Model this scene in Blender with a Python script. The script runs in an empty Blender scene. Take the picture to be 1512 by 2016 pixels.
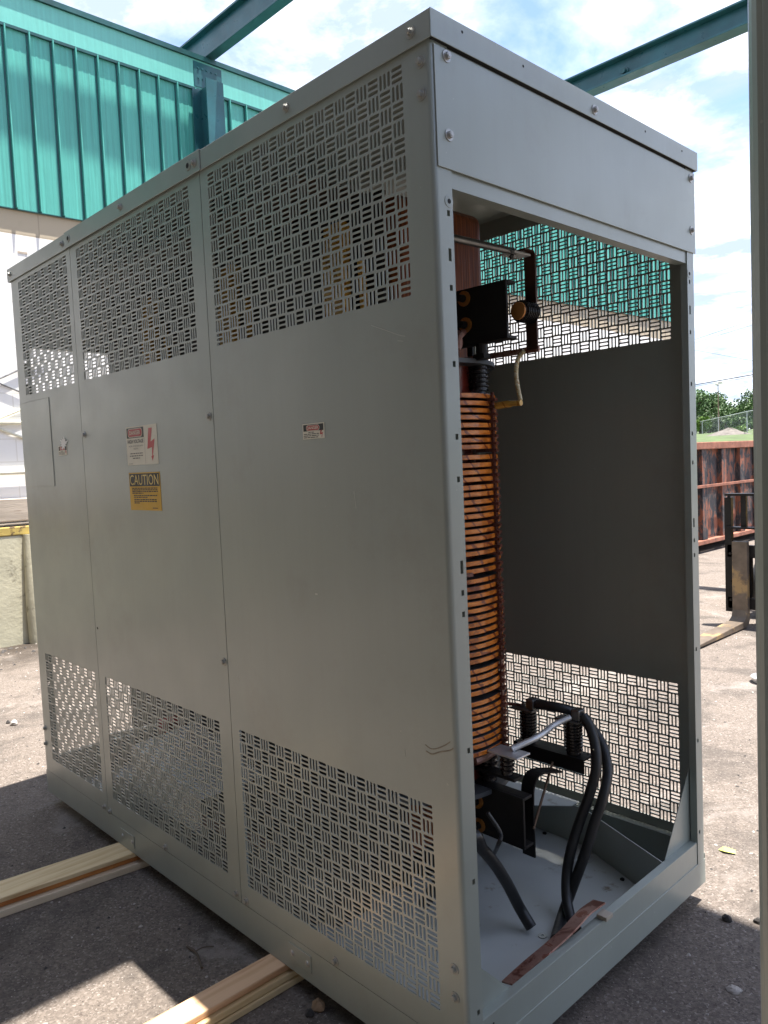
import bpy, math, random
from mathutils import Vector, Matrix
R = math.radians
rnd = random.Random(7)
sc = bpy.context.scene
COL = bpy.data.collections.new('yard'); sc.collection.children.link(COL)

# ------------------------------------------------------------------ camera
CAM = Vector((1.06772, -1.19757, 1.39506)); YAW, PIT, ROL, FPX = 0.810457, -0.064434, -0.044033, 1523.176
def cam_axes():
    cy, sy, cp, sp = math.cos(YAW), math.sin(YAW), math.cos(PIT), math.sin(PIT)
    f = Vector((-sy*cp, cy*cp, sp)); r = Vector((cy, sy, 0)); u = r.cross(f)
    cr, sr = math.cos(ROL), math.sin(ROL)
    return cr*r+sr*u, -sr*r+cr*u, f
CR, CU, CF = cam_axes()
cd = bpy.data.cameras.new('camera'); cam = bpy.data.objects.new('camera', cd); sc.collection.objects.link(cam)
cd.sensor_fit = 'HORIZONTAL'; cd.sensor_width = 36.0; cd.lens = 36.0*FPX/1512; cd.clip_start = .02; cd.clip_end = 2000
cam.matrix_world = Matrix((( CR.x, CU.x, -CF.x, CAM.x), (CR.y, CU.y, -CF.y, CAM.y), (CR.z, CU.z, -CF.z, CAM.z), (0, 0, 0, 1)))
sc.camera = cam
def ray(px, py): return (CF + CR*((px-756)/FPX) - CU*((py-1008)/FPX)).normalized()
def at(px, py, ax, v):
    d = ray(px, py); return CAM + d*((v-CAM[ax])/d[ax])
def far(px, py, dep):
    d = ray(px, py); return CAM + d*(dep/d.dot(CF))

# ------------------------------------------------------------------ materials
def node(nt, t, **kw):
    n = nt.nodes.new(t)
    for k, v in kw.items():
        if k.startswith('i_'):
            key = k[2:]
            n.inputs[int(key) if key.isdigit() else key.replace('_', ' ')].default_value = v
        else: setattr(n, k, v)
    return n
def ramp(nt, fac, stops, interp='LINEAR'):
    r = nt.nodes.new('ShaderNodeValToRGB'); r.color_ramp.interpolation = interp
    el = r.color_ramp.elements
    while len(el) < len(stops): el.new(.5)
    for e, (p, c) in zip(el, stops):
        e.position = p; e.color = (c, c, c, 1) if isinstance(c, (int, float)) else (*c, 1)
    nt.links.new(fac, r.inputs[0]); return r.outputs[0]
def mixc(nt, fac, a, b, mode='MIX'):
    m = nt.nodes.new('ShaderNodeMix'); m.data_type = 'RGBA'; m.blend_type = mode
    for s, v in ((m.inputs[0], fac), (m.inputs[6], a), (m.inputs[7], b)):
        if isinstance(v, (int, float)): s.default_value = v
        elif isinstance(v, tuple): s.default_value = (*v, 1)
        else: nt.links.new(v, s)
    return m.outputs[2]
def noise(nt, vec, scale, detail=4, rough=.55, dist=0):
    n = node(nt, 'ShaderNodeTexNoise'); n.inputs['Scale'].default_value = scale; n.inputs['Detail'].default_value = detail
    n.inputs['Roughness'].default_value = rough; n.inputs['Distortion'].default_value = dist
    nt.links.new(vec, n.inputs['Vector']); return n.outputs[0]
def base(name):
    m = bpy.data.materials.new(name); m.use_nodes = True; nt = m.node_tree
    p = nt.nodes['Principled BSDF']; tc = node(nt, 'ShaderNodeTexCoord'); return m, nt, p, tc.outputs['Object']
def mapped(nt, vec, scale=(1, 1, 1), rot=(0, 0, 0)):
    mp = node(nt, 'ShaderNodeMapping'); mp.inputs['Scale'].default_value = scale; mp.inputs['Rotation'].default_value = rot
    nt.links.new(vec, mp.inputs[0]); return mp.outputs[0]
def bump(nt, p, h, strength, dist):
    b = node(nt, 'ShaderNodeBump'); b.inputs['Strength'].default_value = strength; b.inputs['Distance'].default_value = dist
    nt.links.new(h, b.inputs['Height']); nt.links.new(b.outputs[0], p.inputs['Normal'])
def simple(name, c, rough=.5, metal=0, var=.12, scale=6, bmp=0, bscale=60, dirt=None, spec=.5, stretch=(1, 1, 1)):
    m, nt, p, v = base(name)
    v = mapped(nt, v, stretch)
    f = noise(nt, v, scale, 5)
    a = tuple(x*(1-var) for x in c); b = tuple(min(1, x*(1+var)) for x in c)
    col = ramp(nt, f, [(.3, a), (.7, b)])
    if dirt:
        f2 = noise(nt, v, dirt[1], 8, .65)
        col = mixc(nt, ramp(nt, f2, [(dirt[2], 0.0), (dirt[2]+.08, 1.0)]), col, dirt[0])
    nt.links.new(col, p.inputs['Base Color'])
    p.inputs['Roughness'].default_value = rough; p.inputs['Metallic'].default_value = metal
    p.inputs['Specular IOR Level'].default_value = spec
    r = noise(nt, v, scale*3, 4)
    rr = ramp(nt, r, [(.3, max(0, rough-.07)), (.7, min(1, rough+.09))]); nt.links.new(rr, p.inputs['Roughness'])
    if bmp: bump(nt, p, noise(nt, v, bscale, 5), bmp, .01)
    return m
M = {}
# painted enclosure sheet: grey paint, faint vertical streaks, scuffs, tiny chips
def paint_mat():
    m, nt, p, v = base('grey_enclosure_paint')
    c1 = ramp(nt, noise(nt, mapped(nt, v, (1.2, 1.2, .35)), 2.2, 5), [(.3, (.262, .292, .262)), (.7, (.294, .324, .292))])
    st = noise(nt, mapped(nt, v, (40, 40, 1.1)), 1.5, 3)
    c2 = mixc(nt, ramp(nt, st, [(.45, 0.0), (.8, .09)]), c1, (.22, .215, .19))
    sp = noise(nt, v, 95, 2, .5)
    c3 = mixc(nt, ramp(nt, sp, [(.765, 0.0), (.79, .55)]), c2, (.42, .42, .38))
    sc1 = noise(nt, mapped(nt, v, (3, 3, 14), (.4, .3, .5)), 5, 9, .75)
    c4 = mixc(nt, ramp(nt, sc1, [(.70, 0.0), (.74, .35)]), c3, (.38, .38, .34))
    dirt = noise(nt, v, 3.1, 9, .7)
    c5 = mixc(nt, ramp(nt, dirt, [(.54, 0.0), (.78, .34)]), c4, (.19, .175, .14))
    nt.links.new(c5, p.inputs['Base Color'])
    nt.links.new(ramp(nt, noise(nt, v, 7, 6), [(.3, .34), (.7, .5)]), p.inputs['Roughness'])
    p.inputs['Specular IOR Level'].default_value = .5; p.inputs['Coat Weight'].default_value = .55; p.inputs['Coat Roughness'].default_value = .24; p.inputs['Coat IOR'].default_value = 1.6
    h = noise(nt, mapped(nt, v, (1, 1, .6)), 1.5, 2)
    bump(nt, p, h, .45, .03)
    return m
M['paint'] = paint_mat()
M['floorpaint'] = simple('interior_floor_paint', (.46, .485, .475), .75, 0, .08, 3, .05, 30, ((.22, .18, .13), 7, .60), .15)
M['gap'] = simple('dark_gap', (.02, .02, .02), .9)
M['zinc'] = simple('zinc_bolt', (.42, .41, .39), .35, .7, .1, 80)
M['boltpaint'] = simple('painted_bolt', (.30, .30, .27), .35, .2, .1, 80)
M['black'] = simple('black_steel', (.010, .009, .009), .5, .0, .3, 8, .1, 60, ((.05, .027, .016), 14, .66), .3)
M['steel'] = simple('dull_steel', (.18, .18, .18), .35, .8, .2, 12, .1, 60)
M['alu'] = simple('aluminium', (.60, .60, .60), .38, .6, .06, 3)
M['rubber'] = simple('black_rubber', (.018, .018, .019), .42, 0, .2, 10, .08, 90)
M['porcelain'] = simple('black_insulator', (.018, .014, .014), .22, 0, .3, 30)
M['redvarnish'] = simple('red_varnish', (.11, .018, .012), .16, 0, .5, 9, .2, 25, ((.35, .2, .18), 22, .68))
M['brownrib'] = simple('brown_spacer', (.10, .028, .018), .3, 0, .4, 30, .2, 60)
M['fibre'] = simple('grey_fibre', (.055, .06, .065), .4, 0, .2, 10)
def tape(name, c, c2, sx, rough=.2):
    m, nt, p, v = base(name)
    n1 = noise(nt, mapped(nt, v, (1, 1, 3)), 26, 5, .6)
    col = ramp(nt, n1, [(.34, tuple(x*.62 for x in c)), (.5, c), (.72, (c[0]*1.25, c[1]*1.5, c[2]*2.2))])
    w = node(nt, 'ShaderNodeTexWave'); w.wave_type = 'BANDS'; w.bands_direction = 'DIAGONAL'
    w.inputs['Scale'].default_value = sx; w.inputs['Distortion'].default_value = 9; w.inputs['Detail'].default_value = 4; w.inputs['Detail Scale'].default_value = .8
    nt.links.new(v, w.inputs[0])
    col = mixc(nt, ramp(nt, w.outputs[0], [(.015, .9), (.07, 0.0)]), col, c2)
    col = mixc(nt, ramp(nt, noise(nt, v, 14, 5), [(.60, 0.0), (.66, .6)]), col, c2)
    nt.links.new(col, p.inputs['Base Color']); p.inputs['Roughness'].default_value = rough
    bump(nt, p, n1, .25, .002); return m
M['winding'] = tape('orange_taped_copper', (.54, .155, .020), (.14, .025, .010), 7)
M['yellowtape'] = tape('yellow_tape', (.55, .30, .055), (.28, .11, .02), 12)
M['paletape'] = tape('pale_tape', (.55, .47, .28), (.40, .2, .05), 26)
def core_mat():
    m, nt, p, v = base('varnished_core')
    n1 = noise(nt, mapped(nt, v, (60, 60, 1.5)), 3, 4)
    nt.links.new(ramp(nt, n1, [(.3, (.07, .018, .006)), (.55, (.2, .055, .015)), (.75, (.33, .11, .03))]), p.inputs['Base Color'])
    p.inputs['Roughness'].default_value = .38; p.inputs['Specular IOR Level'].default_value = .25; bump(nt, p, n1, .3, .003); return m
M['core'] = core_mat()
def copper_mat():
    m, nt, p, v = base('weathered_copper')
    f = noise(nt, v, 15, 7, .62, .9)
    col = ramp(nt, f, [(.40, (.14, .045, .03)), (.46, (.30, .165, .13)), (.58, (.36, .215, .175)), (.62, (.22, .07, .04))])
    nt.links.new(col, p.inputs['Base Color']); p.inputs['Metallic'].default_value = .35; p.inputs['Roughness'].default_value = .42
    bump(nt, p, noise(nt, v, 40, 3), .1, .003); return m
M['copper'] = copper_mat()
def wood_mat(name, c, dark, rot=False):
    m, nt, p, v = base(name)
    vv = mapped(nt, v, (9, .55, 9))
    n1 = noise(nt, vv, 3.2, 6, .6, .8)
    w = node(nt, 'ShaderNodeTexWave'); w.wave_type = 'RINGS'; w.rings_direction = 'Y'; w.inputs['Scale'].default_value = 7; w.inputs['Distortion'].default_value = 2.5
    w.inputs['Detail'].default_value = 3; nt.links.new(mapped(nt, v, (1, .12, 1)), w.inputs[0])
    col = ramp(nt, n1, [(.3, dark), (.5, c), (.75, tuple(min(.9, x*1.12) for x in c))])
    col = mixc(nt, ramp(nt, w.outputs[0], [(0, .38), (.35, 0.0)]), col, dark)
    kn = node(nt, 'ShaderNodeTexVoronoi'); kn.inputs['Scale'].default_value = 3.1; nt.links.new(mapped(nt, v, (2.2, 1.2, 2.2)), kn.inputs[0])
    col = mixc(nt, ramp(nt, kn.outputs[0], [(.035, .9), (.085, 0.0)]), col, (.16, .06, .02))
    nt.links.new(col, p.inputs['Base Color']); p.inputs['Roughness'].default_value = .68
    bump(nt, p, n1, .35, .004); return m
M['pine'] = wood_mat('pale_pine', (.68, .53, .31), (.50, .33, .15))
M['pine_pink'] = wood_mat('pink_pine', (.66, .43, .26), (.46, .24, .11))
M['pine_orange'] = wood_mat('orange_stained_board', (.48, .19, .045), (.30, .09, .02))
M['pine_white'] = wood_mat('white_pine', (.66, .55, .40), (.55, .42, .27))
def ground_mat():
    m, nt, p, v = base('worn_asphalt')
    big = noise(nt, v, .45, 6, .6); mid = noise(nt, v, 2.3, 9, .68, .3); fine = noise(nt, v, 75, 5, .75)
    vor = node(nt, 'ShaderNodeTexVoronoi'); vor.inputs['Scale'].default_value = 150; nt.links.new(v, vor.inputs[0])
    grit = ramp(nt, vor.outputs['Color'], [(0, (.105, .088, .075)), (.4, (.19, .165, .145)), (.75, (.27, .235, .205)), (1, (.50, .46, .42))])
    c = mixc(nt, .6, ramp(nt, big, [(.3, (.15, .13, .115)), (.7, (.25, .22, .19))]), grit)
    c = mixc(nt, ramp(nt, mid, [(.50, 0.0), (.60, .62)]), c, (.095, .086, .078))
    c = mixc(nt, ramp(nt, fine, [(.56, 0.0), (.68, .8)]), c, (.05, .042, .038))
    c = mixc(nt, ramp(nt, noise(nt, v, 160, 2, .5), [(.66, 0.0), (.72, .7)]), c, (.52, .49, .45))
    vp = noise(nt, v, 1.1, 10, .72, .5)
    c = mixc(nt, ramp(nt, vp, [(.55, 0.0), (.62, .62)]), c, (.35, .325, .30))
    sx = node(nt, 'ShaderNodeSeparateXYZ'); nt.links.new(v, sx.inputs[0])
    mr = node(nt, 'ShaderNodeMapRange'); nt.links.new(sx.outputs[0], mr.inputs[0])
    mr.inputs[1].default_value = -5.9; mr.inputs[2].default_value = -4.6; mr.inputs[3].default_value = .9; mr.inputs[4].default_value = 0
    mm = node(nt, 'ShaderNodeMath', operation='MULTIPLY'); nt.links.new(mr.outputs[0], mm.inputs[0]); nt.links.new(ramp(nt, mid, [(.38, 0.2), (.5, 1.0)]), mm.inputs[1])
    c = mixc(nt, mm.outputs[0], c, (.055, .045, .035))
    c = mixc(nt, 1.0, c, (.81, .78, .765), 'MULTIPLY')
    nt.links.new(c, p.inputs['Base Color']); p.inputs['Roughness'].default_value = .95; p.inputs['Specular IOR Level'].default_value = .2
    ad = node(nt, 'ShaderNodeMath', operation='MULTIPLY_ADD'); nt.links.new(mid, ad.inputs[0]); ad.inputs[1].default_value = 1.5; nt.links.new(fine, ad.inputs[2])
    bump(nt, p, ad.outputs[0], .7, .012); return m
M['ground'] = ground_mat()
M['stone_l'] = simple('pale_gravel', (.36, .33, .30), .9, 0, .3, 30)
M['stone_d'] = simple('dark_gravel', (.05, .045, .042), .85, 0, .4, 30)
M['stone_b'] = simple('brown_rock', (.26, .17, .10), .9, 0, .4, 25, .5, 60)
def teal_mat(name, c, streak=.25):
    m, nt, p, v = base(name)
    st = noise(nt, mapped(nt, v, (8, 26, .5)), 1.4, 5, .6)
    bl = noise(nt, v, 1.1, 5)
    col = ramp(nt, st, [(.3, tuple(x*(1-streak) for x in c)), (.7, tuple(min(1, x*(1+streak*.6)) for x in c))])
    col = mixc(nt, ramp(nt, bl, [(.4, 0.0), (.8, .3)]), col, tuple(min(1, x*1.3+.02) for x in c))
    nt.links.new(col, p.inputs['Base Color']); p.inputs['Roughness'].default_value = .38; p.inputs['Specular IOR Level'].default_value = .5
    bump(nt, p, noise(nt, mapped(nt, v, (1, 5, .8)), 3, 3), .25, .02); return m
M['teal'] = teal_mat('teal_siding', (.085, .40, .335))
M['tealpale'] = teal_mat('teal_fascia', (.15, .50, .43), .1)
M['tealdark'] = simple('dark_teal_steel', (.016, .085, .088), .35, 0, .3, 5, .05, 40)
M['tealsteel'] = simple('blue_teal_steel', (.020, .105, .120), .33, 0, .25, 3, .05, 40, ((.02, .05, .05), 9, .7))
def block_mat(name, c, bw, bh, mort, drk=.0):
    m, nt, p, v = base(name)
    vv = mapped(nt, v, (1, 1, 1), (0, R(90), 0))
    br = node(nt, 'ShaderNodeTexBrick'); cx = node(nt, 'ShaderNodeCombineXYZ'); sx = node(nt, 'ShaderNodeSeparateXYZ')
    nt.links.new(v, sx.inputs[0]); nt.links.new(sx.outputs[1], cx.inputs[0]); nt.links.new(sx.outputs[2], cx.inputs[1]); nt.links.new(cx.outputs[0], br.inputs[0])
    br.inputs['Scale'].default_value = 1; br.inputs['Brick Width'].default_value = bw; br.inputs['Row Height'].default_value = bh
    br.inputs['Mortar Size'].default_value = .006; br.inputs['Mortar Smooth'].default_value = .4
    br.inputs['Color1'].default_value = (*c, 1); br.inputs['Color2'].default_value = (*[x*.95 for x in c], 1); br.inputs['Mortar'].default_value = (*mort, 1)
    f = noise(nt, v, 6, 8, .7)
    col = mixc(nt, ramp(nt, f, [(.6, 0.0), (.75, drk)]), br.outputs[0], tuple(x*.35 for x in c))
    nt.links.new(col, p.inputs['Base Color']); p.inputs['Roughness'].default_value = .8
    bump(nt, p, br.outputs['Fac'], -.5, .006); return m
M['whitebrick'] = block_mat('white_painted_block', (.84, .83, .80), .4, .2, (.70, .68, .63), .1)
M['tanblock'] = block_mat('tan_block', (.47, .40, .29), .42, .2, (.36, .30, .22), .1)
M['plinth'] = simple('weathered_plinth', (.50, .47, .34), .85, 0, .15, 4, .3, 30, ((.20, .18, .13), 5, .63))
M['ledge'] = simple('worn_ledge', (.42, .36, .29), .8, 0, .2, 6, .2, 40, ((.2, .14, .1), 8, .62), stretch=(1, .3, 3))
M['yellow'] = simple('flaking_yellow_paint', (.50, .37, .10), .7, 0, .2, 8, .2, 40, ((.10, .06, .03), 16, .54))
M['cream'] = simple('cream_pipe_paint', (.66, .64, .52), .5)
def rust_mat():
    m, nt, p, v = base('rusty_flaking_steel')
    f = noise(nt, mapped(nt, v, (2, 2, .8)), 4.5, 9, .7, .5); g = noise(nt, v, 17, 6, .7)
    col = ramp(nt, f, [(.45, (.028, .029, .034)), (.51, (.075, .07, .07)), (.54, (.22, .08, .045)), (.7, (.30, .115, .07))])
    col = mixc(nt, ramp(nt, g, [(.55, 0.0), (.65, .5)]), col, (.20, .09, .06))
    nt.links.new(col, p.inputs['Base Color']); p.inputs['Roughness'].default_value = .75; bump(nt, p, f, .5, .01); return m
M['rust'] = rust_mat()
M['rustplain'] = simple('plain_rust', (.27, .11, .07), .8, 0, .3, 8, .3, 40, ((.06, .05, .05), 9, .62))
M['forksteel'] = simple('worn_fork_steel', (.13, .10, .075), .55, .2, .35, 9, .1, 40, ((.34, .23, .11), 4, .52))
M['grass'] = simple('grass', (.065, .095, .028), .9, 0, .35, 1.2, .4, 9)
M['bark'] = simple('bark', (.10, .075, .055), .9, 0, .3, 8, .4, 20)
M['leafA'] = simple('leaf_mid', (.058, .115, .028), .6, 0, .35, .8)
M['leafB'] = simple('leaf_grey', (.08, .12, .05), .6, 0, .35, .8)
M['leafC'] = simple('leaf_bright', (.10, .18, .025), .6, 0, .3, .8)
M['galv'] = simple('galvanised', (.45, .47, .48), .4, .5)
M['white'] = simple('label_white', (.66, .63, .52), .5, 0, .05, 20)
M['labelblack'] = simple('label_black', (.02, .02, .02), .5)
M['labelred'] = simple('label_red', (.42, .03, .035), .45)
M['labelyellow'] = simple('label_yellow', (.58, .33, .012), .45, 0, .06, 20)
M['greyink'] = simple('grey_ink', (.17, .16, .14), .6)
M['brass'] = simple('orange_brass', (.42, .17, .04), .3, .3)
M['leaf'] = simple('fallen_leaf', (.55, .60, .12), .6)
M['yellowpaint'] = simple('machine_yellow', (.45, .27, .03), .5)
M['gravelpile'] = simple('gravel_pile', (.13, .115, .10), .95, 0, .3, 3, .5, 20)
M['deck'] = simple('deck_underside', (.06, .10, .10), .7)

# ------------------------------------------------------------------ mesh helpers
ORG = {}
class MB:
    def __init__(s): s.v = []; s.f = []; s.m = []; s.mi = 0
    def add(s, vs, fs):
        o = len(s.v); s.v += [tuple(x) for x in vs]; s.f += [tuple(i+o for i in f) for f in fs]; s.m += [s.mi]*len(fs)
    def box(s, x0, x1, y0, y1, z0, z1):
        x0, x1 = sorted((x0, x1)); y0, y1 = sorted((y0, y1)); z0, z1 = sorted((z0, z1))
        s.add([(x0,y0,z0),(x1,y0,z0),(x1,y1,z0),(x0,y1,z0),(x0,y0,z1),(x1,y0,z1),(x1,y1,z1),(x0,y1,z1)],
              [(0,3,2,1),(4,5,6,7),(0,1,5,4),(1,2,6,5),(2,3,7,6),(3,0,4,7)]); return s
    def prism(s, pts, d):          # closed polygon pts (3-D), extruded by vector d
        n = len(pts); P = [Vector(p) for p in pts]; d = Vector(d)
        s.add(P+[p+d for p in P], [tuple(range(n-1, -1, -1)), tuple(range(n, 2*n))]+[(i, (i+1) % n, (i+1) % n+n, i+n) for i in range(n)]); return s
    def tube(s, pts, r, seg=12, cap=True, flat=None):
        P = [Vector(p) for p in pts]; n = len(P); rr = r if isinstance(r, (list, tuple)) else [r]*n
        t0 = (P[1]-P[0]).normalized(); a = t0.orthogonal().normalized(); vs = []
        for i in range(n):
            t = (P[min(i+1, n-1)]-P[max(i-1, 0)]).normalized(); a = (a-t*a.dot(t)).normalized(); b = t.cross(a)
            for k in range(seg):
                w = 2*math.pi*k/seg; vs.append(P[i]+(a*math.cos(w)+b*math.sin(w))*rr[i])
        fs = [(i*seg+k, i*seg+(k+1) % seg, (i+1)*seg+(k+1) % seg, (i+1)*seg+k) for i in range(n-1) for k in range(seg)]
        if cap: fs += [tuple(range(seg-1, -1, -1)), tuple((n-1)*seg+k for k in range(seg))]
        s.add(vs, fs); return s
    def lathe(s, p0, axis, prof, seg=24):      # prof: (distance along axis, radius)
        p0 = Vector(p0); ax = Vector(axis).normalized(); a = ax.orthogonal().normalized(); b = ax.cross(a)
        vs = [p0+ax*h+(a*math.cos(2*math.pi*k/seg)+b*math.sin(2*math.pi*k/seg))*r for h, r in prof for k in range(seg)]
        n = len(prof); fs = [(i*seg+k, i*seg+(k+1) % seg, (i+1)*seg+(k+1) % seg, (i+1)*seg+k) for i in range(n-1) for k in range(seg)]
        fs += [tuple(range(seg-1, -1, -1)), tuple((n-1)*seg+k for k in range(seg))]
        s.add(vs, fs); return s
    def ribbon(s, pts, widthdir, w, th):       # flat bar swept along pts
        P = [Vector(p) for p in pts]; wd = [Vector(x).normalized() for x in (widthdir if isinstance(widthdir, list) else [widthdir]*len(P))]; vs = []
        for i in range(len(P)):
            t = (P[min(i+1, len(P)-1)]-P[max(i-1, 0)]).normalized(); u = (wd[i]-t*wd[i].dot(t)).normalized(); nn = t.cross(u)
            for sx, sy in ((-1,-1),(1,-1),(1,1),(-1,1)): vs.append(P[i]+u*(sx*w/2)+nn*(sy*th/2))
        n = len(P); fs = [(i*4+k, i*4+(k+1) % 4, (i+1)*4+(k+1) % 4, (i+1)*4+k) for i in range(n-1) for k in range(4)]
        fs += [(3,2,1,0), tuple((n-1)*4+k for k in range(4))]; s.add(vs, fs); return s
    def build(s, name, mats, parent=None, smooth=False, bevel=0, seg=2):
        me = bpy.data.meshes.new(name); o = bpy.data.objects.new(name, me); COL.objects.link(o)
        org = ORG.get(parent.name, Vector()) if parent else Vector()
        me.from_pydata([tuple(Vector(p)-org) for p in s.v], [], s.f)
        for m in (mats if isinstance(mats, (list, tuple)) else [mats]): me.materials.append(m)
        if max(s.m, default=0): me.polygons.foreach_set('material_index', s.m)
        import bmesh
        bm = bmesh.new(); bm.from_mesh(me); bmesh.ops.recalc_face_normals(bm, faces=bm.faces); bm.to_mesh(me); bm.free()
        if smooth:
            me.polygons.foreach_set('use_smooth', [True]*len(me.polygons)); me.update()
            me.set_sharp_from_angle(angle=R(42))
        if parent: o.parent = parent; ORG[o.name] = org
        else: ORG[o.name] = Vector()
        if bevel:
            b = o.modifiers.new('bevel', 'BEVEL'); b.width = bevel; b.segments = seg; b.limit_method = 'ANGLE'; b.angle_limit = R(50); b.harden_normals = False
        return o
def tag(o, label=None, cat=None, group=None, kind=None):
    if label: o['label'] = label
    if cat: o['category'] = cat
    if group: o['group'] = group
    if kind: o['kind'] = kind
    return o
def empty(name, loc, label, cat, group=None):
    o = bpy.data.objects.new(name, None); COL.objects.link(o); o.location = loc; o.empty_display_size = .1
    ORG[o.name] = Vector(loc); return tag(o, label, cat, group)
def copy_tree(o, parent=None, skip=()):
    c = o.copy(); COL.objects.link(c); c.parent = parent
    for ch in list(o.children):
        if ch.name.split('.')[0] in skip: continue
        copy_tree(ch, c, skip)
    return c
def catmull(pts, n=8):
    P = [Vector(p) for p in pts]; P = [P[0]*2-P[1]]+P+[P[-1]*2-P[-2]]; out = []
    for i in range(1, len(P)-2):
        for k in range(n):
            t = k/n; a, b, c, d = P[i-1:i+3]
            out.append(.5*((2*b)+(c-a)*t+(2*a-5*b+4*c-d)*t*t+(3*b-a-3*c+d)*t**3))
    out.append(P[-2]); return out

G = -.06      # yard level; the enclosure underside is z = 0 on its timbers
# ------------------------------------------------------------------ ground and terrain
U = Vector((-.37, .93))
def hgt(x, y):
    u = U.x*x+U.y*y
    if u < 24: return G
    if u < 46: t = (u-24)/22; return G+1.95*t*t*(3-2*t)
    return G+1.95+(u-46)*.021
g = MB(); xs = [-600,-300,-150,-90,-60,-45,-35,-28,-22,-17,-12,-8,-4,0,4,8,12,20,35,60,120,250,600]; ys = [-600,-200,-60,-20,-8,0,6,12,16,20,24,28,32,36,40,45,50,58,70,90,120,160,230,350,600]
g.box(-600, 600, -600, 600, G-.5, G) if False else None
g.add([(-700,-700,G),(700,-700,G),(700,700,G),(-700,700,G)], [(0,1,2,3)])
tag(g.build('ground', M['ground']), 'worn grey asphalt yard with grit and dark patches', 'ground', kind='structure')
g = MB(); n = len(xs); us = [24.5,27,30,33,36,39,42,46,52,60,72,90,120,160,220,320]; ws = [-200,-120,-70,-40,-25,-15,-8,0,8,15,25,40,70,120,200]
P = []
for u in us:
    for w in ws:
        x, y = U.x*u+.93*w, U.y*u+.37*w; P.append((x, y, hgt(x, y)+.01+ (rnd.uniform(-.05, .05) if u > 30 else 0)))
nw = len(ws); g.add(P, [(i*nw+j, i*nw+j+1, (i+1)*nw+j+1, (i+1)*nw+j) for i in range(len(us)-1) for j in range(nw-1)])
tag(g.build('grass_bank', M['grass'], smooth=True), 'green grass bank rising behind the yard', 'grass bank', kind='structure')

def pebbles(name, mat, cnt, region, smin, smax, label, seed):
    r = random.Random(seed); b = MB()
    for _ in range(cnt):
        x, y = region(r); s = smin*(smax/smin)**(r.random()**2.2); a = r.uniform(0, 6.28)
        vs = []
        for k in range(5):
            w = a+k*1.2566+r.uniform(-.3, .3); q = s*r.uniform(.7, 1.2); vs.append((x+q*math.cos(w), y+q*math.sin(w), G-.002+s*r.uniform(.0, .35)))
        vs.append((x+r.uniform(-.3, .3)*s, y+r.uniform(-.3, .3)*s, G+s*r.uniform(.5, .9)))
        b.add(vs, [(k, (k+1) % 5, 5) for k in range(5)])
    return tag(b.build(name, mat), label, 'gravel', kind='stuff')
def reg_near(r):
    while True:
        x, y = r.uniform(-6, .8), r.uniform(-1.2, 6)
        if not (-2.45 < x < 0 and -.02 < y < 1.2): return x, y
pebbles('loose_gravel', M['stone_l'], 7000, reg_near, .0015, .009, 'pale loose grit scattered over the yard', 3)
pebbles('dark_crumbs', M['stone_d'], 5000, reg_near, .0015, .010, 'dark asphalt crumbs scattered over the yard', 5)
pebbles('wall_foot_rubble', M['stone_d'], 900, lambda r: (-6+abs(r.gauss(0, .32)), r.uniform(-1, 5)), .004, .03, 'dark rubble heaped along the foot of the plinth', 9)
def rock(px, py, s, mat, name, label, cat='rock', seed=1, flat=.7):
    p = at(px, py, 2, G); r = random.Random(seed); b = MB(); N = 9; vs = []
    rings = [(0, .8), (.25, 1), (.6, .8), (.9, .35)]
    for h, q in rings:
        for k in range(N):
            w = 6.283*k/N; e = s*q*r.uniform(.78, 1.15); vs.append((p.x+e*math.cos(w), p.y+e*.85*math.sin(w), G-.002+s*flat*h*2*r.uniform(.85, 1.1)))
    fs = [(i*N+k, i*N+(k+1) % N, (i+1)*N+(k+1) % N, (i+1)*N+k) for i in range(3) for k in range(N)]+[tuple(3*N+k for k in range(N))]
    b.add(vs, fs); return tag(b.build(name, mat), label, cat)
rock(627, 1985, .022, M['stone_b'], 'rock', 'brown rough rock on the asphalt beside the near timber stack', seed=4)
rock(609, 1998, .014, M['stone_d'], 'rock', 'small grey stone touching the brown rock', seed=6)
rock(28, 1427, .026, M['stone_l'], 'rock', 'pale stone alone on the lit asphalt at the far left', seed=8)
rock(16, 1424, .016, M['stone_d'], 'rock', 'dark chip lying next to the pale stone at the far left', seed=9)
rock(1431, 1812, .016, M['stone_d'], 'rock', 'black stone on the sunlit yard right of the enclosure corner', seed=11)
rock(1493, 1817, .014, M['stone_d'], 'rock', 'black stone beside the foot of the dark right hand enclosure', seed=12)
rock(1445, 1950, .022, M['stone_l'], 'rock', 'flat grey stone on the shaded ground at the lower right', seed=13, flat=.3)
b = MB(); p = at(1430, 1675, 2, G+.003)
b.add([p+Vector(q) for q in ((-.025,-.01,0),(.0,-.02,.006),(.035,-.004,.002),(.028,.012,.008),(.004,.022,.003),(-.015,.012,.007))], [(0,1,2,3,4,5)])
tag(b.build('fallen_leaf', M['leaf']), 'yellow green leaf fallen on the sunlit gravel', 'leaf')
tw = [at(*q, 2, G+.008) for q in ((368,1863),(385,1874),(393,1890),(397,1905))]
b = MB().tube(catmull(tw, 5), .0035, 6); b.tube(catmull([at(*q, 2, G+.01) for q in ((385,1873),(400,1865),(421,1863))], 5), .0018, 6)
tag(b.build('twig', M['bark'], smooth=True), 'bent brown twig lying on the asphalt between the timber stacks', 'twig')

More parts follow.
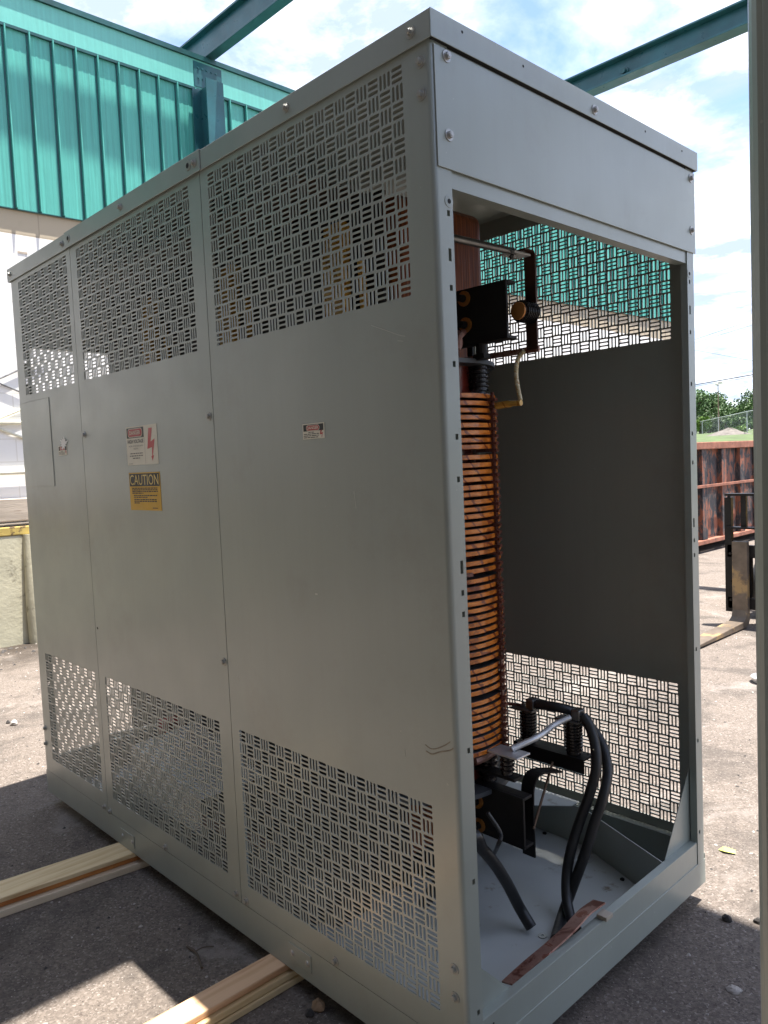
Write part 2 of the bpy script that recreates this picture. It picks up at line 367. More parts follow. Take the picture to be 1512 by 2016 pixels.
# ------------------------------------------------------------------ timbers under the enclosure
def board(x, w, z0, z1, y0, y1, ang, mat, label, group):
    b = MB(); c, s = math.cos(ang), math.sin(ang); q = []
    for yy, ss in ((y0, -1), (y0, 1), (y1, 1), (y1, -1)):
        q.append((x+ss*w/2*c+yy*s, yy*c, z0))
    b.prism([Vector(p) for p in q], (0, 0, z1-z0))
    o = b.build('timber_board', mat, bevel=.003); return tag(o, label, 'timber board', group)
g1, g2 = 'boards of the far timber stack', 'boards of the near timber stack'
A1 = R(7)
board(-1.672, .128, -.017, -.001, -1.0, 1.33, A1, M['pine'], 'pale yellow top board of the far timber stack', g1)
board(-1.674, .122, -.0345, -.0175, -1.0, 1.33, A1, M['pine_orange'], 'orange stained middle board set back in the far timber stack', g1)
board(-1.664, .148, G, -.035, -1.0, 1.33, A1, M['pine_white'], 'whitish bottom board of the far timber stack', g1)
A2 = R(1)
board(-.712, .076, -.0205, -.001, -1.1, 1.33, A2, M['pine_pink'], 'pinkish top board of the near timber stack with a dark knot', g2)
board(-.707, .09, -.0405, -.0215, -1.1, 1.33, A2, M['pine'], 'yellow middle board of the near timber stack', g2)
board(-.704, .096, G, -.0415, -1.1, 1.33, A2, M['pine'], 'yellow bottom board of the near timber stack', g2)

# ------------------------------------------------------------------ the transformer enclosure
L, W, H, CZ = 2.449, 1.1753, 2.286, 2.232
PP = .0367; TH = .0022
def plate_rects(b, rects, y0, y1):       # abutting sheet rectangles (x0,x1,z0,z1): faces on both sides only
    for (x0, x1, z0, z1) in rects:
        b.add([(x0,y0,z0),(x1,y0,z0),(x1,y0,z1),(x0,y0,z1)], [(0,1,2,3)])
        b.add([(x0,y1,z0),(x1,y1,z0),(x1,y1,z1),(x0,y1,z1)], [(3,2,1,0)])
def edge_rim(b, x0, x1, z0, z1, y0, y1):
    b.add([(x0,y0,z0),(x1,y0,z0),(x1,y0,z1),(x0,y0,z1),(x0,y1,z0),(x1,y1,z0),(x1,y1,z1),(x0,y1,z1)], [(0,1,5,4),(1,2,6,5),(2,3,7,6),(3,0,4,7)])
def grille(b, x0, z1, nc, nr, hfirst, y0, y1):
    m = .0028; bar = .0046; sl = (PP-2*bar)/3-.0; ch = .0022
    # block holes: three slots side by side
    for r in range(nr):
        for c in range(nc):
            hz = ((r+c) % 2 == 0) == hfirst
            ox, oz = x0+c*PP, z1-(r+1)*PP
            def T(u, v): return (ox+u, oz+v) if hz else (ox+v, oz+u)
            # u along slot, v across
            def quad(u0, u1, v0, v1):
                a = [T(u0,v0), T(u1,v0), T(u1,v1), T(u0,v1)]
                b.add([(p[0], y0, p[1]) for p in a], [(0,1,2,3)]); b.add([(p[0], y1, p[1]) for p in a], [(3,2,1,0)])
            quad(0, m, 0, PP); quad(PP-m, PP, 0, PP)
            sw = (PP-3*bar)/3
            for k in range(4):
                v0 = 0 if k == 0 else bar/2+k*(sw+bar)-bar; v1 = PP if k == 3 else bar/2+k*(sw+bar)
                quad(m, PP-m, v0, v1)
            for k in range(3):
                v0 = bar/2+k*(sw+bar); v1 = v0+sw; u0, u1 = m, PP-m
                o8 = [T(u0+ch,v0),T(u1-ch,v0),T(u1,v0+ch),T(u1,v1-ch),T(u1-ch,v1),T(u0+ch,v1),T(u0,v1-ch),T(u0,v0+ch)]
                b.add([(p[0], y0, p[1]) for p in o8]+[(p[0], y1, p[1]) for p in o8], [(i, (i+1) % 8, (i+1) % 8+8, i+8) for i in range(8)])
                for cs, i, j in ((T(u0,v0),7,0),(T(u1,v0),1,2),(T(u1,v1),3,4),(T(u0,v1),5,6)):
                    for yy in (y0, y1): b.add([(cs[0],yy,cs[1]),(o8[i][0],yy,o8[i][1]),(o8[j][0],yy,o8[j][1])], [(0,1,2)])
def side_panel(name, parent, px0, px1, gx0, nc, hf, y0, y1):
    b = MB(); gx1 = gx0+nc*PP; zu1, zu0 = 2.2175, 2.2175-13*PP; zl1 = .6385; zl0 = zl1-13*PP; zb = .098; zt = 2.245
    plate_rects(b, [(px0,gx0,zb,zt),(gx1,px1,zb,zt),(gx0,gx1,zu1,zt),(gx0,gx1,zl1,zu0),(gx0,gx1,zb,zl0)], y0, y1)
    edge_rim(b, px0, px1, zb, zt, y0, y1)
    grille(b, gx0, zu1, nc, 13, hf, y0, y1); grille(b, gx0, zl1, nc, 13, hf, y0, y1)
    # folded return along both vertical edges
    d = .018 if y1 > y0 else -.018
    for xx in (px0+.0012, px1-.0012): b.box(xx-.0008, xx+.0008, y1, y1+d, zb, zt)
    return b.build(name, M['paint'], parent)
enc = empty('transformer_enclosure', (-L/2, W/2, 0), 'tall grey metal enclosure with basket weave grilles and open end, resting on timber boards', 'enclosure', 'grey transformer enclosures')
def front_back(ya, yb):
    side_panel('side_panel', enc, -.8835, -.0115, -.8475, 21, True, ya, yb)
    side_panel('side_panel', enc, -1.8085, -.8865, -1.757, 22, False, ya, yb)
    side_panel('side_panel', enc, -L+.0115, -1.8115, -2.359, 14, False, ya, yb)
front_back(0, TH); front_back(W, W-TH)
# seam strips behind the joints
for yy, d in ((.0035, .014), (W-.0035, -.014)):
    for xs_ in (-.885, -1.81):
        MB().box(xs_-.025, xs_+.025, yy, yy+d, .02, 2.24).build('frame_post', M['paint'], enc)
# corner flanges, rounded at the bend, with punched slots
HOLES = [(1.899,.006,.012),(1.815,.007,.026),(1.748,.006,.012),(1.592,.006,.012),(1.441,.006,.012),(1.352,.006,.012),(1.166,.008,.028),(1.111,.006,.012),(1.065,.006,.012),(.769,.006,.012),(.477,.006,.012),(.18,.006,.012)]
def corner(sx, sy):      # sx: +1 near end x=0, -1 far end ; sy: 0 front, 1 back
    X = (lambda x: x) if sx > 0 else (lambda x: -L-x)
    Y = (lambda y: y) if sy == 0 else (lambda y: W-y)
    b = MB(); z0, z1 = .08, 2.245; r = .0115
    arc = [(-r+r*math.sin(a), r-r*math.cos(a)) for a in [i*math.pi/2/5 for i in range(6)]]; arci = [(-r+(r-TH)*math.sin(a), r-(r-TH)*math.cos(a)) for a in [i*math.pi/2/5 for i in range(6)]]
    poly = [Vector((X(x), Y(y), z0)) for x, y in arc]+[Vector((X(x), Y(y), z0)) for x, y in reversed(arci)]
    b.prism(poly, (0, 0, z1-z0))
    yin, yc = .052, .038; hs = sorted(HOLES)
    def rect(y0, y1, za, zb): b.box(X(-TH), X(0), Y(y0), Y(y1), za, zb)
    rect(r, yc-.0045, z0, z1); rect(yc+.0045, yin, z0, z1)
    z = z0
    for hz, hw, hh in hs:
        rect(yc-.0045, yc+.0045, z, hz-hh/2); z = hz+hh/2
    rect(yc-.0045, yc+.0045, z, z1)
    b.box(X(-.022), X(-TH), Y(yin-TH), Y(yin), z0, 1.98)          # inward return of the flange
    o = b.build('corner_flange', M['paint'], enc)
    q = MB(); q.lathe((X(-.0002), Y(.04), 1.923), (sx, 0, 0), [(0, .013), (.0012, .0125), (.0016, .008)], 20); q.build('punched_dimple', M['paint'], enc, smooth=True)
    q = MB(); q.lathe((X(.0012), Y(.04), 1.923), (sx, 0, 0), [(0, .0052), (.0008, .0050)], 12); q.build('hole_plug', M['gap'], enc)
for sx in (1, -1):
    for sy in (0, 1): corner(sx, sy)
# header, lip, sill at each end
for sx in (1, -1):
    X = (lambda x: x) if sx > 0 else (lambda x: -L-x)
    b = MB(); b.box(X(.0006), X(.0036), .0085, W-.001, 1.987, 2.226); b.build('header_plate', M['paint'], enc, bevel=.0008)
    b = MB(); b.box(X(-.006), X(-.0035), .0525, W-.0525, 1.953, 2.281); b.box(X(-.035), X(-.006), .0525, W-.0525, 1.953, 1.955); b.build('header_lip', M['paint'], enc)
    b = MB(); b.box(X(-.0045), X(-.0022), .053, W-.053, .002, .15)
    b.box(X(-.027), X(-.0045), .053, W-.053, .1475, .15); b.box(X(-.0045), X(0), 0.0008, W-.0008, .002, .0795); b.build('end_sill', M['paint'], enc, bevel=.0006)
    for yc_ in (.95, 1.01, 1.07, .13, .09):
        q = MB(); q.lathe((X(-.0021), yc_ if yc_ < 1 else yc_, .125), (sx, 0, 0), [(0, .0028), (.0004, .0027)], 10)
    q.build('hole_plug', M['gap'], enc)
# base skirt with a faint fold line, floor pan, inner longitudinal angles
b = MB()
for y0, y1 in ((0, TH), (W-TH, W)): b.box(-L+.001, -.001, y0, y1, .0, .0965)
for y0, y1 in ((TH, .03), (W-.03, W-TH)): b.box(-L+.001, -.006, y0, y1, .0, .003)
b.build('base_skirt', M['paint'], enc)
MB().box(-L+.006, -.006, .031, W-.031, .004, .010).build('floor_pan', M['floorpaint'], enc)
b = MB(); b.box(-L+.03, -.03, W-.034, W-.030, .010, .133); b.box(-L+.03, -.03, W-.030, W-.006, .130, .133)
b.box(-L+.03, -.03, .030, .034, .010, .133); b.box(-L+.03, -.03, .006, .030, .130, .133); b.build('base_angle', M['paint'], enc)
b = MB(); b.prism([(-.006, .938, .012), (-.006, .938, .147), (-.40, 1.108, .147), (-.40, 1.108, .012)], (-.0015, -.0035, 0)); 
b.prism([(-.40, 1.108, .012), (-.40, 1.108, .147), (-1.9, 1.115, .147), (-1.9, 1.115, .012)], (0, -.0035, 0)); b.build('base_brace', M['paint'], enc)
b = MB(); b.prism([(-.44, 1.137, .148), (-.44, 1.09, .148), (-.64, .93, .148), (-.95, .93, .148), (-.95, 1.137, .148)], (0, 0, .003)); b.build('base_shelf', M['floorpaint'], enc)
# gusset plates
b = MB(); b.prism([(-.028, 1.142, .15), (-.028, .956, .15), (-.028, 1.142, .40)], (.002, 0, 0)); b.build('gusset', M['paint'], enc)
b = MB(); b.prism([(-.028, .053, .12), (-.028, .19, .12), (-.028, .19, .14), (-.028, .085, .245), (-.028, .053, .26)], (.002, 0, 0)); b.build('gusset', M['paint'], enc)
# roof
b = MB(); b.box(-L-.004, .004, -.004, W+.004, H-.004, H-.002)
b.build('roof_sheet', M['paint'], enc)
def cap(x0, x1, pr, z1):
    b = MB(); b.box(x0, x1, -pr, -pr+.002, CZ, z1); b.box(x0, x1, W+pr-.002, W+pr, CZ, z1); b.box(x0, x1, -pr, W+pr, z1, z1+.002)
    b.build('roof_cap', M['paint'], enc, bevel=.0008)
cap(-.872, .0075, .006, H-.001); cap(-1.832, -.868, .0085, H+.002); cap(-L-.0075, -1.828, .006, H-.001)
for X0, X1 in ((.0085, .0105), (-L-.0105, -L-.0085)):
    b = MB(); b.box(X0, X1, -.007, W+.007, CZ, H+.001); b.build('end_cap', M['paint'], enc, bevel=.0007)
MB().box(-.02, .0085, .004, W-.004, CZ+.001, CZ+.003).build('cap_lining', M['gap'], enc)
# bolts: one mesh, many copies
def bolt_mesh(name, axis, mat, r=.0125, k=1.0):
    a = Vector(axis); b = MB(); b.lathe((0,0,0), a, [(0, r), (.0018, r*.97), (.0018, r*.66), (.003, r*.62)], 24)
    u = a.orthogonal().normalized(); v = a.cross(u)
    hexp = [(u*math.cos(i*math.pi/3+.3)+v*math.sin(i*math.pi/3+.3))*r*.56+a*.003 for i in range(6)]
    b.prism(hexp, a*.0055); b.lathe(a*.0085, a, [(0, r*.42), (.0012, r*.34)], 16)
    o = b.build(name, mat); return o
bf = bolt_mesh('bolt', (0,-1,0), M['boltpaint']); be = bolt_mesh('bolt', (1,0,0), M['zinc'])
def put(src, loc, first):
    o = src if first else src.copy()
    if not first: COL.objects.link(o)
    o.parent = enc; o.location = Vector(loc)-ORG[enc.name]; return o
FB = [(-.045,2.261),(-.467,2.261),(-.898,2.260),(-1.367,2.262),(-1.86,2.257),(-.027,2.198),(-.027,2.134),(-.032,.284),(-.033,.219),(-.448,.113),(-.912,.117),(-.858,.113),(-.908,1.549),(-.905,.827),(-1.352,.112),(-1.787,1.545),(-1.790,.105),(-1.84,.108),(-2.42,.29),(-2.425,.22),(-2.43,2.262)]
for i, (x, z) in enumerate(FB):
    put(bf, (x, -.0062 if z > CZ and not (-1.83 < x < -.87) else (-.0087 if z > CZ else 0), z), i == 0)
EB = [(.045,2.211),(.044,2.055),(.598,2.254),(1.148,2.206),(1.149,2.053)]
for i, (y, z) in enumerate(EB): put(be, (.0108 if z > 2.25 else .0038, y, z), i == 0)
for (y, z) in ((.09, 2.271), (.3, 2.268), (.86, 2.268), (1.08, 2.268)):
    q = MB(); q.lathe((.0106, y, z), (1,0,0), [(0, .0032), (.0003, .003)], 10); q.build('hole_plug', M['gap'], enc)
for (x, z) in ((-.93, 2.262), (-1.795, 2.262), (-1.79, .816)):
    q = MB(); pr_ = -.0088 if z > CZ else -.0003
    if z > CZ: q.lathe((x, pr_, z), (0,-1,0), [(0, .014), (.0016, .0135), (.0017, .008)], 24); q.build('grommet', M['boltpaint'], enc); q = MB()
    q.lathe((x, pr_-(.002 if z > CZ else 0), z), (0,-1,0), [(0, .0075 if z > CZ else .005), (.0005, .007 if z > CZ else .0045)], 14); q.build('hole_plug', M['gap'], enc)
# little cover plates on the skirt
for xa, xb, za in ((-1.703, -1.593, .02), (-.651, -.551, .031)):
    b = MB(); b.box(xa, xb, -.0025, -.0002, za, za+.048); o = b.build('cover_plate', M['paint'], enc, bevel=.0007)
    for xx in (xa+.016, xb-.016):
        q = MB(); q.lathe((xx, -.0026, za+.022), (0,-1,0), [(0, .009), (.001, .0085), (.001, .0055), (.003, .005)], 16); q.build('screw', M['zinc'], o, smooth=True)
# access door on the far panel: a thin shut line
b = MB()
for r_ in ((-2.437, -2.108, 1.7125, 1.7145), (-2.112, -2.108, 1.357, 1.7125)): b.box(r_[0], r_[1], -.0022, -.0002, r_[2], r_[3])
b.box(-2.437, -2.113, -.0018, -.0004, 1.357, 1.7120); b.build('access_hatch', M['paint'], enc, bevel=.0004)

# ---- labels
def text_mb(b, txt, x, z, w, h, y, bold=0.0):
    cu = bpy.data.curves.new('t', 'FONT'); cu.body = txt; cu.size = 1; cu.offset = bold; cu.resolution_u = 3
    o = bpy.data.objects.new('t', cu); COL.objects.link(o); bpy.context.view_layer.update()
    me = bpy.data.meshes.new_from_object(o.evaluated_get(bpy.context.evaluated_depsgraph_get()))
    vs = [v.co.copy() for v in me.vertices]; fs = [tuple(p.vertices) for p in me.polygons]
    x0, x1 = min(v.x for v in vs), max(v.x for v in vs); z0, z1 = min(v.y for v in vs), max(v.y for v in vs)
    b.add([(x+(v.x-x0)/(x1-x0)*w, y, z+(v.y-z0)/(z1-z0)*h) for v in vs], fs)
    bpy.data.objects.remove(o); bpy.data.curves.remove(cu); bpy.data.meshes.remove(me)
def rrect(b, x0, x1, z0, z1, r, y, n=6):
    pts = []
    for cx, cz, a0 in ((x1-r, z1-r, 0), (x0+r, z1-r, 90), (x0+r, z0+r, 180), (x1-r, z0+r, 270)):
        for k in range(n+1): a = R(a0+90*k/n); pts.append((cx+r*math.cos(a), y, cz+r*math.sin(a)))
    b.add(pts, [tuple(range(len(pts)))])
def bars(b, x0, x1, z, h, y, seed, gap=.0035):        # rows of fine print too small to read
    r = random.Random(seed); x = x0
    while x < x1-.004:
        w = min(r.uniform(.006, .02), x1-x); b.add([(x,y,z),(x+w,y,z),(x+w,y,z+h),(x,y,z+h)], [(0,1,2,3)]); x += w+gap
def bolt_flash(b, x, z, w, h, y):
    P_ = [(.30,1),(.75,1),(.50,.58),(1.0,.66),(.70,.16),(.80,.14),(.62,-.02),(.48,.12),(.58,.14),(.62,.40),(.05,.36)]
    b.add([(x+u*w, y, z+v*h) for u, v in P_], [(0,1,2,10),(2,3,9,10),(3,4,8,9),(4,5,6,7,8)])
def label_obj(x0, x1, z0, z1, mat, lab):
    o = MB().box(x0, x1, -.0012, -.0003, z0, z1).build('warning_label', mat, enc); o['label'] = lab; return o
lb = label_obj(-1.446, -1.228, 1.4215, 1.5505, M['white'], 'cream danger high voltage sign with red lightning bolt')
b = MB(); b.box(-1.440, -1.318, -.0015, -.0012, 1.512, 1.546); b.build('header_band', M['labelblack'], lb)
b = MB(); rrect(b, -1.431, -1.327, 1.5145, 1.5435, .012, -.0018); b.build('oval_border', M['white'], lb)
b = MB(); rrect(b, -1.4285, -1.3295, 1.5165, 1.5415, .011, -.0021); b.build('red_oval', M['labelred'], lb)
b = MB(); text_mb(b, 'DANGER', -1.418, 1.5225, .078, .0135, -.0024, .02); b.build('lettering', M['white'], lb)
b = MB(); text_mb(b, 'HIGH VOLTAGE', -1.435, 1.494, .113, .0125, -.0016, .015); b.build('lettering', M['labelblack'], lb)
b = MB(); text_mb(b, 'HAZARD OF ELECTRICAL SHOCK', -1.430, 1.4825, .106, .005, -.0016); text_mb(b, 'OR BURN', -1.396, 1.4735, .034, .005, -.0016)
for k, (a, c) in enumerate(((-1.421, -1.330), (-1.426, -1.326), (-1.405, -1.350))): bars(b, a, c, 1.4585-k*.008, .0035, -.0016, k)
bars(b, -1.434, -1.408, 1.425, .0022, -.0016, 8); b.build('fine_print', M['greyink'], lb)
b = MB(); bolt_flash(b, -1.300, 1.434, .056, .105, -.0016); b.build('lightning_bolt', M['labelred'], lb)
b = MB(); b.box(-1.3155, -1.3148, -.0014, -.0012, 1.424, 1.512); b.build('divider', M['greyink'], lb)
lb = label_obj(-1.444, -1.226, 1.270, 1.396, M['labelyellow'], 'yellow and black caution sign')
b = MB(); b.box(-1.4405, -1.2295, -.0015, -.0012, 1.3500, 1.3925); b.build('header_band', M['labelblack'], lb)
b = MB(); text_mb(b, 'CAUTION', -1.436, 1.3545, .2, .034, -.0018, .0); b.build('lettering', simple('label_pale_yellow', (.62, .47, .16), .5), lb)
b = MB()
for k, (a, c) in enumerate(((-1.425,-1.245),(-1.425,-1.243),(-1.425,-1.243),(-1.425,-1.345))): bars(b, a, c, 1.342-k*.0055, .0032, -.0016, 20+k, .0028)
for k, (a, c) in enumerate(((-1.415,-1.25),(-1.415,-1.318))): bars(b, a, c, 1.3175-k*.0058, .0034, -.0016, 30+k, .003)
for k, (a, c) in enumerate(((-1.414,-1.25),(-1.414,-1.25),(-1.414,-1.372))): bars(b, a, c, 1.304-k*.0058, .0034, -.0016, 40+k, .003)
bars(b, -1.285, -1.25, 1.2765, .003, -.0016, 50); b.build('fine_print', M['labelblack'], lb)
def small_label(x, z, lab, full=True):
    w, h = .0845, .0382
    lb = label_obj(x, x+w, z, z+h, M['white'], lab)
    b = MB(); b.box(x+.003, x+w-.003, -.0014, -.0012, z+.0195, z+h-.0025); b.build('header_band', M['labelblack'], lb)
    b = MB(); rrect(b, x+.0145, x+w-.0175, z+.0198, z+h-.004, .007, -.0016); b.build('oval_border', M['white'], lb)
    b = MB(); rrect(b, x+.0158, x+w-.0188, z+.0210, z+h-.0052, .006, -.0018); b.build('red_oval', M['labelred'], lb)
    b = MB(); text_mb(b, 'DANGER', x+.0185, z+.0235, .0445, .0078, -.0020, .02); b.build('lettering', M['white'], lb)
    b = MB()
    bars(b, x+.022, x+.045, z+.0155, .0016, -.0014, 60, .002)
    for k in range(3): bars(b, x+.004, x+.066-k*.003, z+.0115-k*.0042, .0018, -.0014, 61+k, .002)
    b.build('fine_print', M['labelblack'], lb)
    b = MB(); bolt_flash(b, x+.0665, z+.003, .013, .018, -.0014); b.build('lightning_bolt', M['labelred'], lb)
    return lb
small_label(-.4712, 1.4595, 'small danger sticker with red oval on the near panel')
lb = small_label(-2.045, 1.4765, 'small danger sticker half scraped away on the far panel')
b = MB(); r = random.Random(2); pts = []
for k in range(22):
    a = 6.283*k/22; q = (.020+.016*r.random()); q *= (1.0 if k % 2 else .62); pts.append((-1.985+q*1.35*math.cos(a), -.0024, 1.524+q*.8*math.sin(a)))
b.add(pts, [tuple(range(22))]); b.build('scraped_patch', simple('scraped_white', (.8, .8, .78), .6), lb)
# scuffs: thin rub marks a hair proud of the sheet
def scuff(pts, w, mat, y=-.0004):
    b = MB(); P_ = [Vector((x, y, z)) for x, z in pts]; b.ribbon(catmull(P_, 6), (0, 0, 1) if abs(P_[-1].x-P_[0].x) > abs(P_[-1].z-P_[0].z) else (1, 0, 0), w, .0003); return b.build('scuff', mat, enc)
M['rub'] = simple('brown_rub_mark', (.215, .185, .14), .7, 0, .3, 60); M['scr'] = simple('pale_scratch', (.45, .45, .42), .5)
scuff([(-.092,.771),(-.075,.766),(-.055,.772),(-.035,.783),(-.018,.795)], .0022, M['rub'])
scuff([(-.091,.757),(-.072,.755),(-.05,.765),(-.02,.776),(-.010,.783)], .0026, M['rub'])
scuff([(-.206,1.700),(-.16,1.682),(-.12,1.666),(-.102,1.661)], .0011, M['scr'])
scuff([(-.125,1.655),(-.108,1.651)], .001, M['scr'])
scuff([(-.455,1.072),(-.446,1.072)], .004, M['scr']); scuff([(-.158,.745),(-.156,.73)], .001, M['scr']); scuff([(-.29,1.33),(-.285,1.29)], .001, M['scr'])
scuff([(-.835,.80),(-.83,.785)], .0012, M['scr'])

# second enclosure standing close on the right: same build, only its near corner is in view
nb = copy_tree(enc, None, skip=('warning_label', 'scuff', 'bolt'))
nb.location = (.8865+L/2, -.73+W/2, G)
tag(nb, 'dark shaded grey enclosure standing close at the right edge of the view', 'enclosure')

# ------------------------------------------------------------------ transformer inside
YC = .5875
tr = empty('dry_type_transformer', (-L/2, YC, .01), 'three coil dry type transformer with orange taped windings and black clamps inside the open enclosure', 'transformer')
CX = [-.64, -1.2245, -1.809]; RC = .25
# core
b = MB()
b.box(-2.02, -.515, .40, .80, 1.80, 2.165); b.build('core_yoke', M['core'], tr, bevel=.03, seg=4)
b = MB(); b.box(-2.02, -.60, .40, .80, .16, .384); b.build('core_yoke', M['core'], tr, bevel=.02, seg=3)
for cx in CX: MB().box(cx-.1, cx+.1, YC-.1, YC+.14, .40, 1.80).build('core_leg', M['core'], tr)
# clamps (channels, web facing out)
def channel(y_web, sy, z0, z1, x0=-2.30, x1=-.135, mat='black'):
    t = .009; b = MB(); ya, yb = y_web, y_web+sy*.045
    b.box(x0, x1, y_web, y_web+sy*t, z0, z1); b.box(x0, x1, y_web+sy*t, yb, z1-t, z1); b.box(x0, x1, y_web+sy*t, yb, z0, z0+t)
    return b.build('core_clamp', M[mat], tr, bevel=.0015)
for z0, z1 in ((1.726, 1.888), (.247, .401)):
    channel(.575, 1, z0, z1, x1=-.265); channel(.86, -1, z0, z1, x1=-.62)
for z0_, z1_ in ((1.79, 2.17), (.10, .43)):
    b = MB(); b.box(-2.36, -.545, .372, .382, z0_, z1_); b.box(-2.36, -.545, .382, .398, z1_-.012, z1_); b.box(-2.36, -.545, .382, .398, z0_, z0_+.012); b.build('core_clamp', M['black'], tr)
b = MB()
for y_ in (.12, .34, .80): b.box(-2.12, -.74, y_, y_+.07, .011, .09)
for x_ in (-2.1, -1.75, -1.4, -1.1, -.8): b.box(x_, x_+.09, .412, .798, .011, .08); b.box(x_, x_+.12, .192, .338, .011, .07)
b.build('base_frame', M['black'], tr, bevel=.002)
MB().box(-2.36, -.64, .16, .76, 2.178, 2.190).build('shade_board', simple('dark_shade_board', (.05, .03, .02), .6), tr)  # dark board added to imitate shade behind the upper grilles
# brass rings of the tie bolts on the near upper and lower clamp faces
for (px, py) in ((912, 588), (915, 640), (938, 1578), (942, 1625)):
    p = at(px, py, 1, .569); o = MB().lathe(p, (0, 1, 0), [(0, .022), (.006, .022)], 18).build('tie_bolt_collar', M['brass'], tr, smooth=True)
    MB().lathe(p+Vector((0, -.02, 0)), (0, 1, 0), [(0, .010), (.02, .011)], 12).build('tie_bolt', M['black'], o, smooth=True)
# coils
def disc(cx, z, th, r=RC):
    b = MB(); A = [R(a) for a in range(-66, 31, 6)]; b = MB(); seg = 64; ri = .15; vs = []; fs = []
    prof = [(ri, 0), (r-.0012, 0), (r, .0012), (r, th-.0012), (r-.0012, th), (ri, th)]
    for k in range(seg):
        w = 2*math.pi*k/seg; rr = 1+.004*math.sin(3*w+z*40)
        for q, h in prof: vs.append((cx+q*rr*math.cos(w), YC+q*rr*math.sin(w), z+h))
    n_ = len(prof)
    for k in range(seg):
        for i in range(n_): fs.append((k*n_+i, ((k+1) % seg)*n_+i, ((k+1) % seg)*n_+(i+1) % n_, k*n_+(i+1) % n_))
    b.add(vs, fs); b.m = [1 if i % n_ in (0, 4) else 0 for i in range(len(fs))]; return b
# spacing between discs widens at tap gaps
zt, gaps, zs = 1.585, {8: .0085, 22: .008, 24: .010, 36: .009, 40: .010}, []
z = zt
for k in range(48):
    if k in gaps: z -= gaps[k]
    zs.append(z-.0128); z -= .0217
ZB = zs[-1]
cn = MB().lathe((CX[0], YC, 0), (0,0,1), [(.40, .185), (ZB+.01, .19), (1.0, .19), (1.6, .185), (1.672, .19)], 40).build('coil_barrel', M['redvarnish'], tr, smooth=True)
cn['label'] = 'dark red varnished inner barrel of the nearest coil'
jit = random.Random(4)
for zz in zs: disc(CX[0]+jit.uniform(-.0022, .0022), zz+jit.uniform(-.0012, .0010), .0136).build('winding_disc', [M['winding'], M['fibre']], cn)
for cx in CX[1:]:
    c2 = MB().lathe((cx, YC, 0), (0,0,1), [(.40, .185), (ZB+.01, .19), (1.672, .19)], 32).build('coil_barrel', M['redvarnish'], tr, smooth=True)
    b = MB()
    for zz in zs: d = disc(cx, zz, .0128); b.add(d.v, d.f)
    b.build('winding_disc', M['winding'], c2)
# vertical spacer columns with comb teeth round each coil
def spacer(cx, ang):
    b = MB(); c, s = math.cos(ang), math.sin(ang); e = Vector((c, s, 0)); t = Vector((-s, c, 0)); o0 = Vector((cx, YC, 0))
    def blk(r0, r1, w, z0, z1):
        a = o0+e*r0-t*w/2; b.prism([a+Vector((0,0,z0)), a+e*(r1-r0)+Vector((0,0,z0)), a+e*(r1-r0)+t*w+Vector((0,0,z0)), a+t*w+Vector((0,0,z0))], (0, 0, z1-z0))
    blk(RC+.002, RC+.008, .016, ZB-.01, 1.59)
    for zz in zs: blk(.2, RC+.017, .024, zz-.0088, zz-.0004)
    return b.build('coil_spacer', M['brownrib'], cn if cx == CX[0] else tr)
for a in (18, -72, -26 if False else -117, 60, 105, 150, 195): spacer(CX[0], R(a))
# end rings
def ring(cx, z, th, r0, r1):
    b = MB(); seg = 48; vs = []; fs = []
    for k in range(seg):
        w = 2*math.pi*k/seg
        for q, h in ((r0, 0), (r1, 0), (r1, th), (r0, th)): vs.append((cx+q*math.cos(w), YC+q*math.sin(w), z+h))
    for k in range(seg):
        for i in range(4): fs.append((k*4+i, ((k+1) % seg)*4+i, ((k+1) % seg)*4+(i+1) % 4, k*4+(i+1) % 4))
    b.add(vs, fs); return b.build('end_ring', M['fibre'], tr, smooth=True)
for cx in CX: ring(cx, 1.672, .013, .15, .25); ring(cx, .385, .014, .15, .262)
# ribbed blocks between rings and winding
def insulator(p0, axis, ln, r, ribs, mat='porcelain', par=None, depth=.22):
    prof = [(0, r*.8), (ln*.06, r*.8)]; st = ln*.88/ribs
    for k in range(ribs):
        h = ln*.06+k*st; prof += [(h+st*.1, r*(1-depth)), (h+st*.4, r*(1-depth)), (h+st*.62, r), (h+st*.78, r), (h+st*.95, r*(1-depth))]
    prof += [(ln*.94, r*.8), (ln, r*.8)]
    return MB().lathe(p0, axis, prof, 26).build('insulator', M[mat], par or tr, smooth=True)
for cx in CX:
    for a in (20, -20, -60, -100, 60, 130):
        q = Vector((cx+.212*math.cos(R(a)), YC+.212*math.sin(R(a)), 1.598)); insulator(q, (0,0,1), .074, .033, 5)
for a in (10, -55, -100):
    q = Vector((CX[0]+.215*math.cos(R(a)), YC+.215*math.sin(R(a)), .40)); insulator(q, (0,0,1), .085, .03, 4)
# posts from clamp to ring
for px in (948,):
    p = at(px, 690, 1, .60); b = MB().tube([(p.x, .60, 1.68), (p.x, .60, 1.735)], .016, 12); b.box(p.x-.02, p.x+.02, .585, .615, 1.684, 1.697)
    b.build('clamp_post', M['black'], tr)
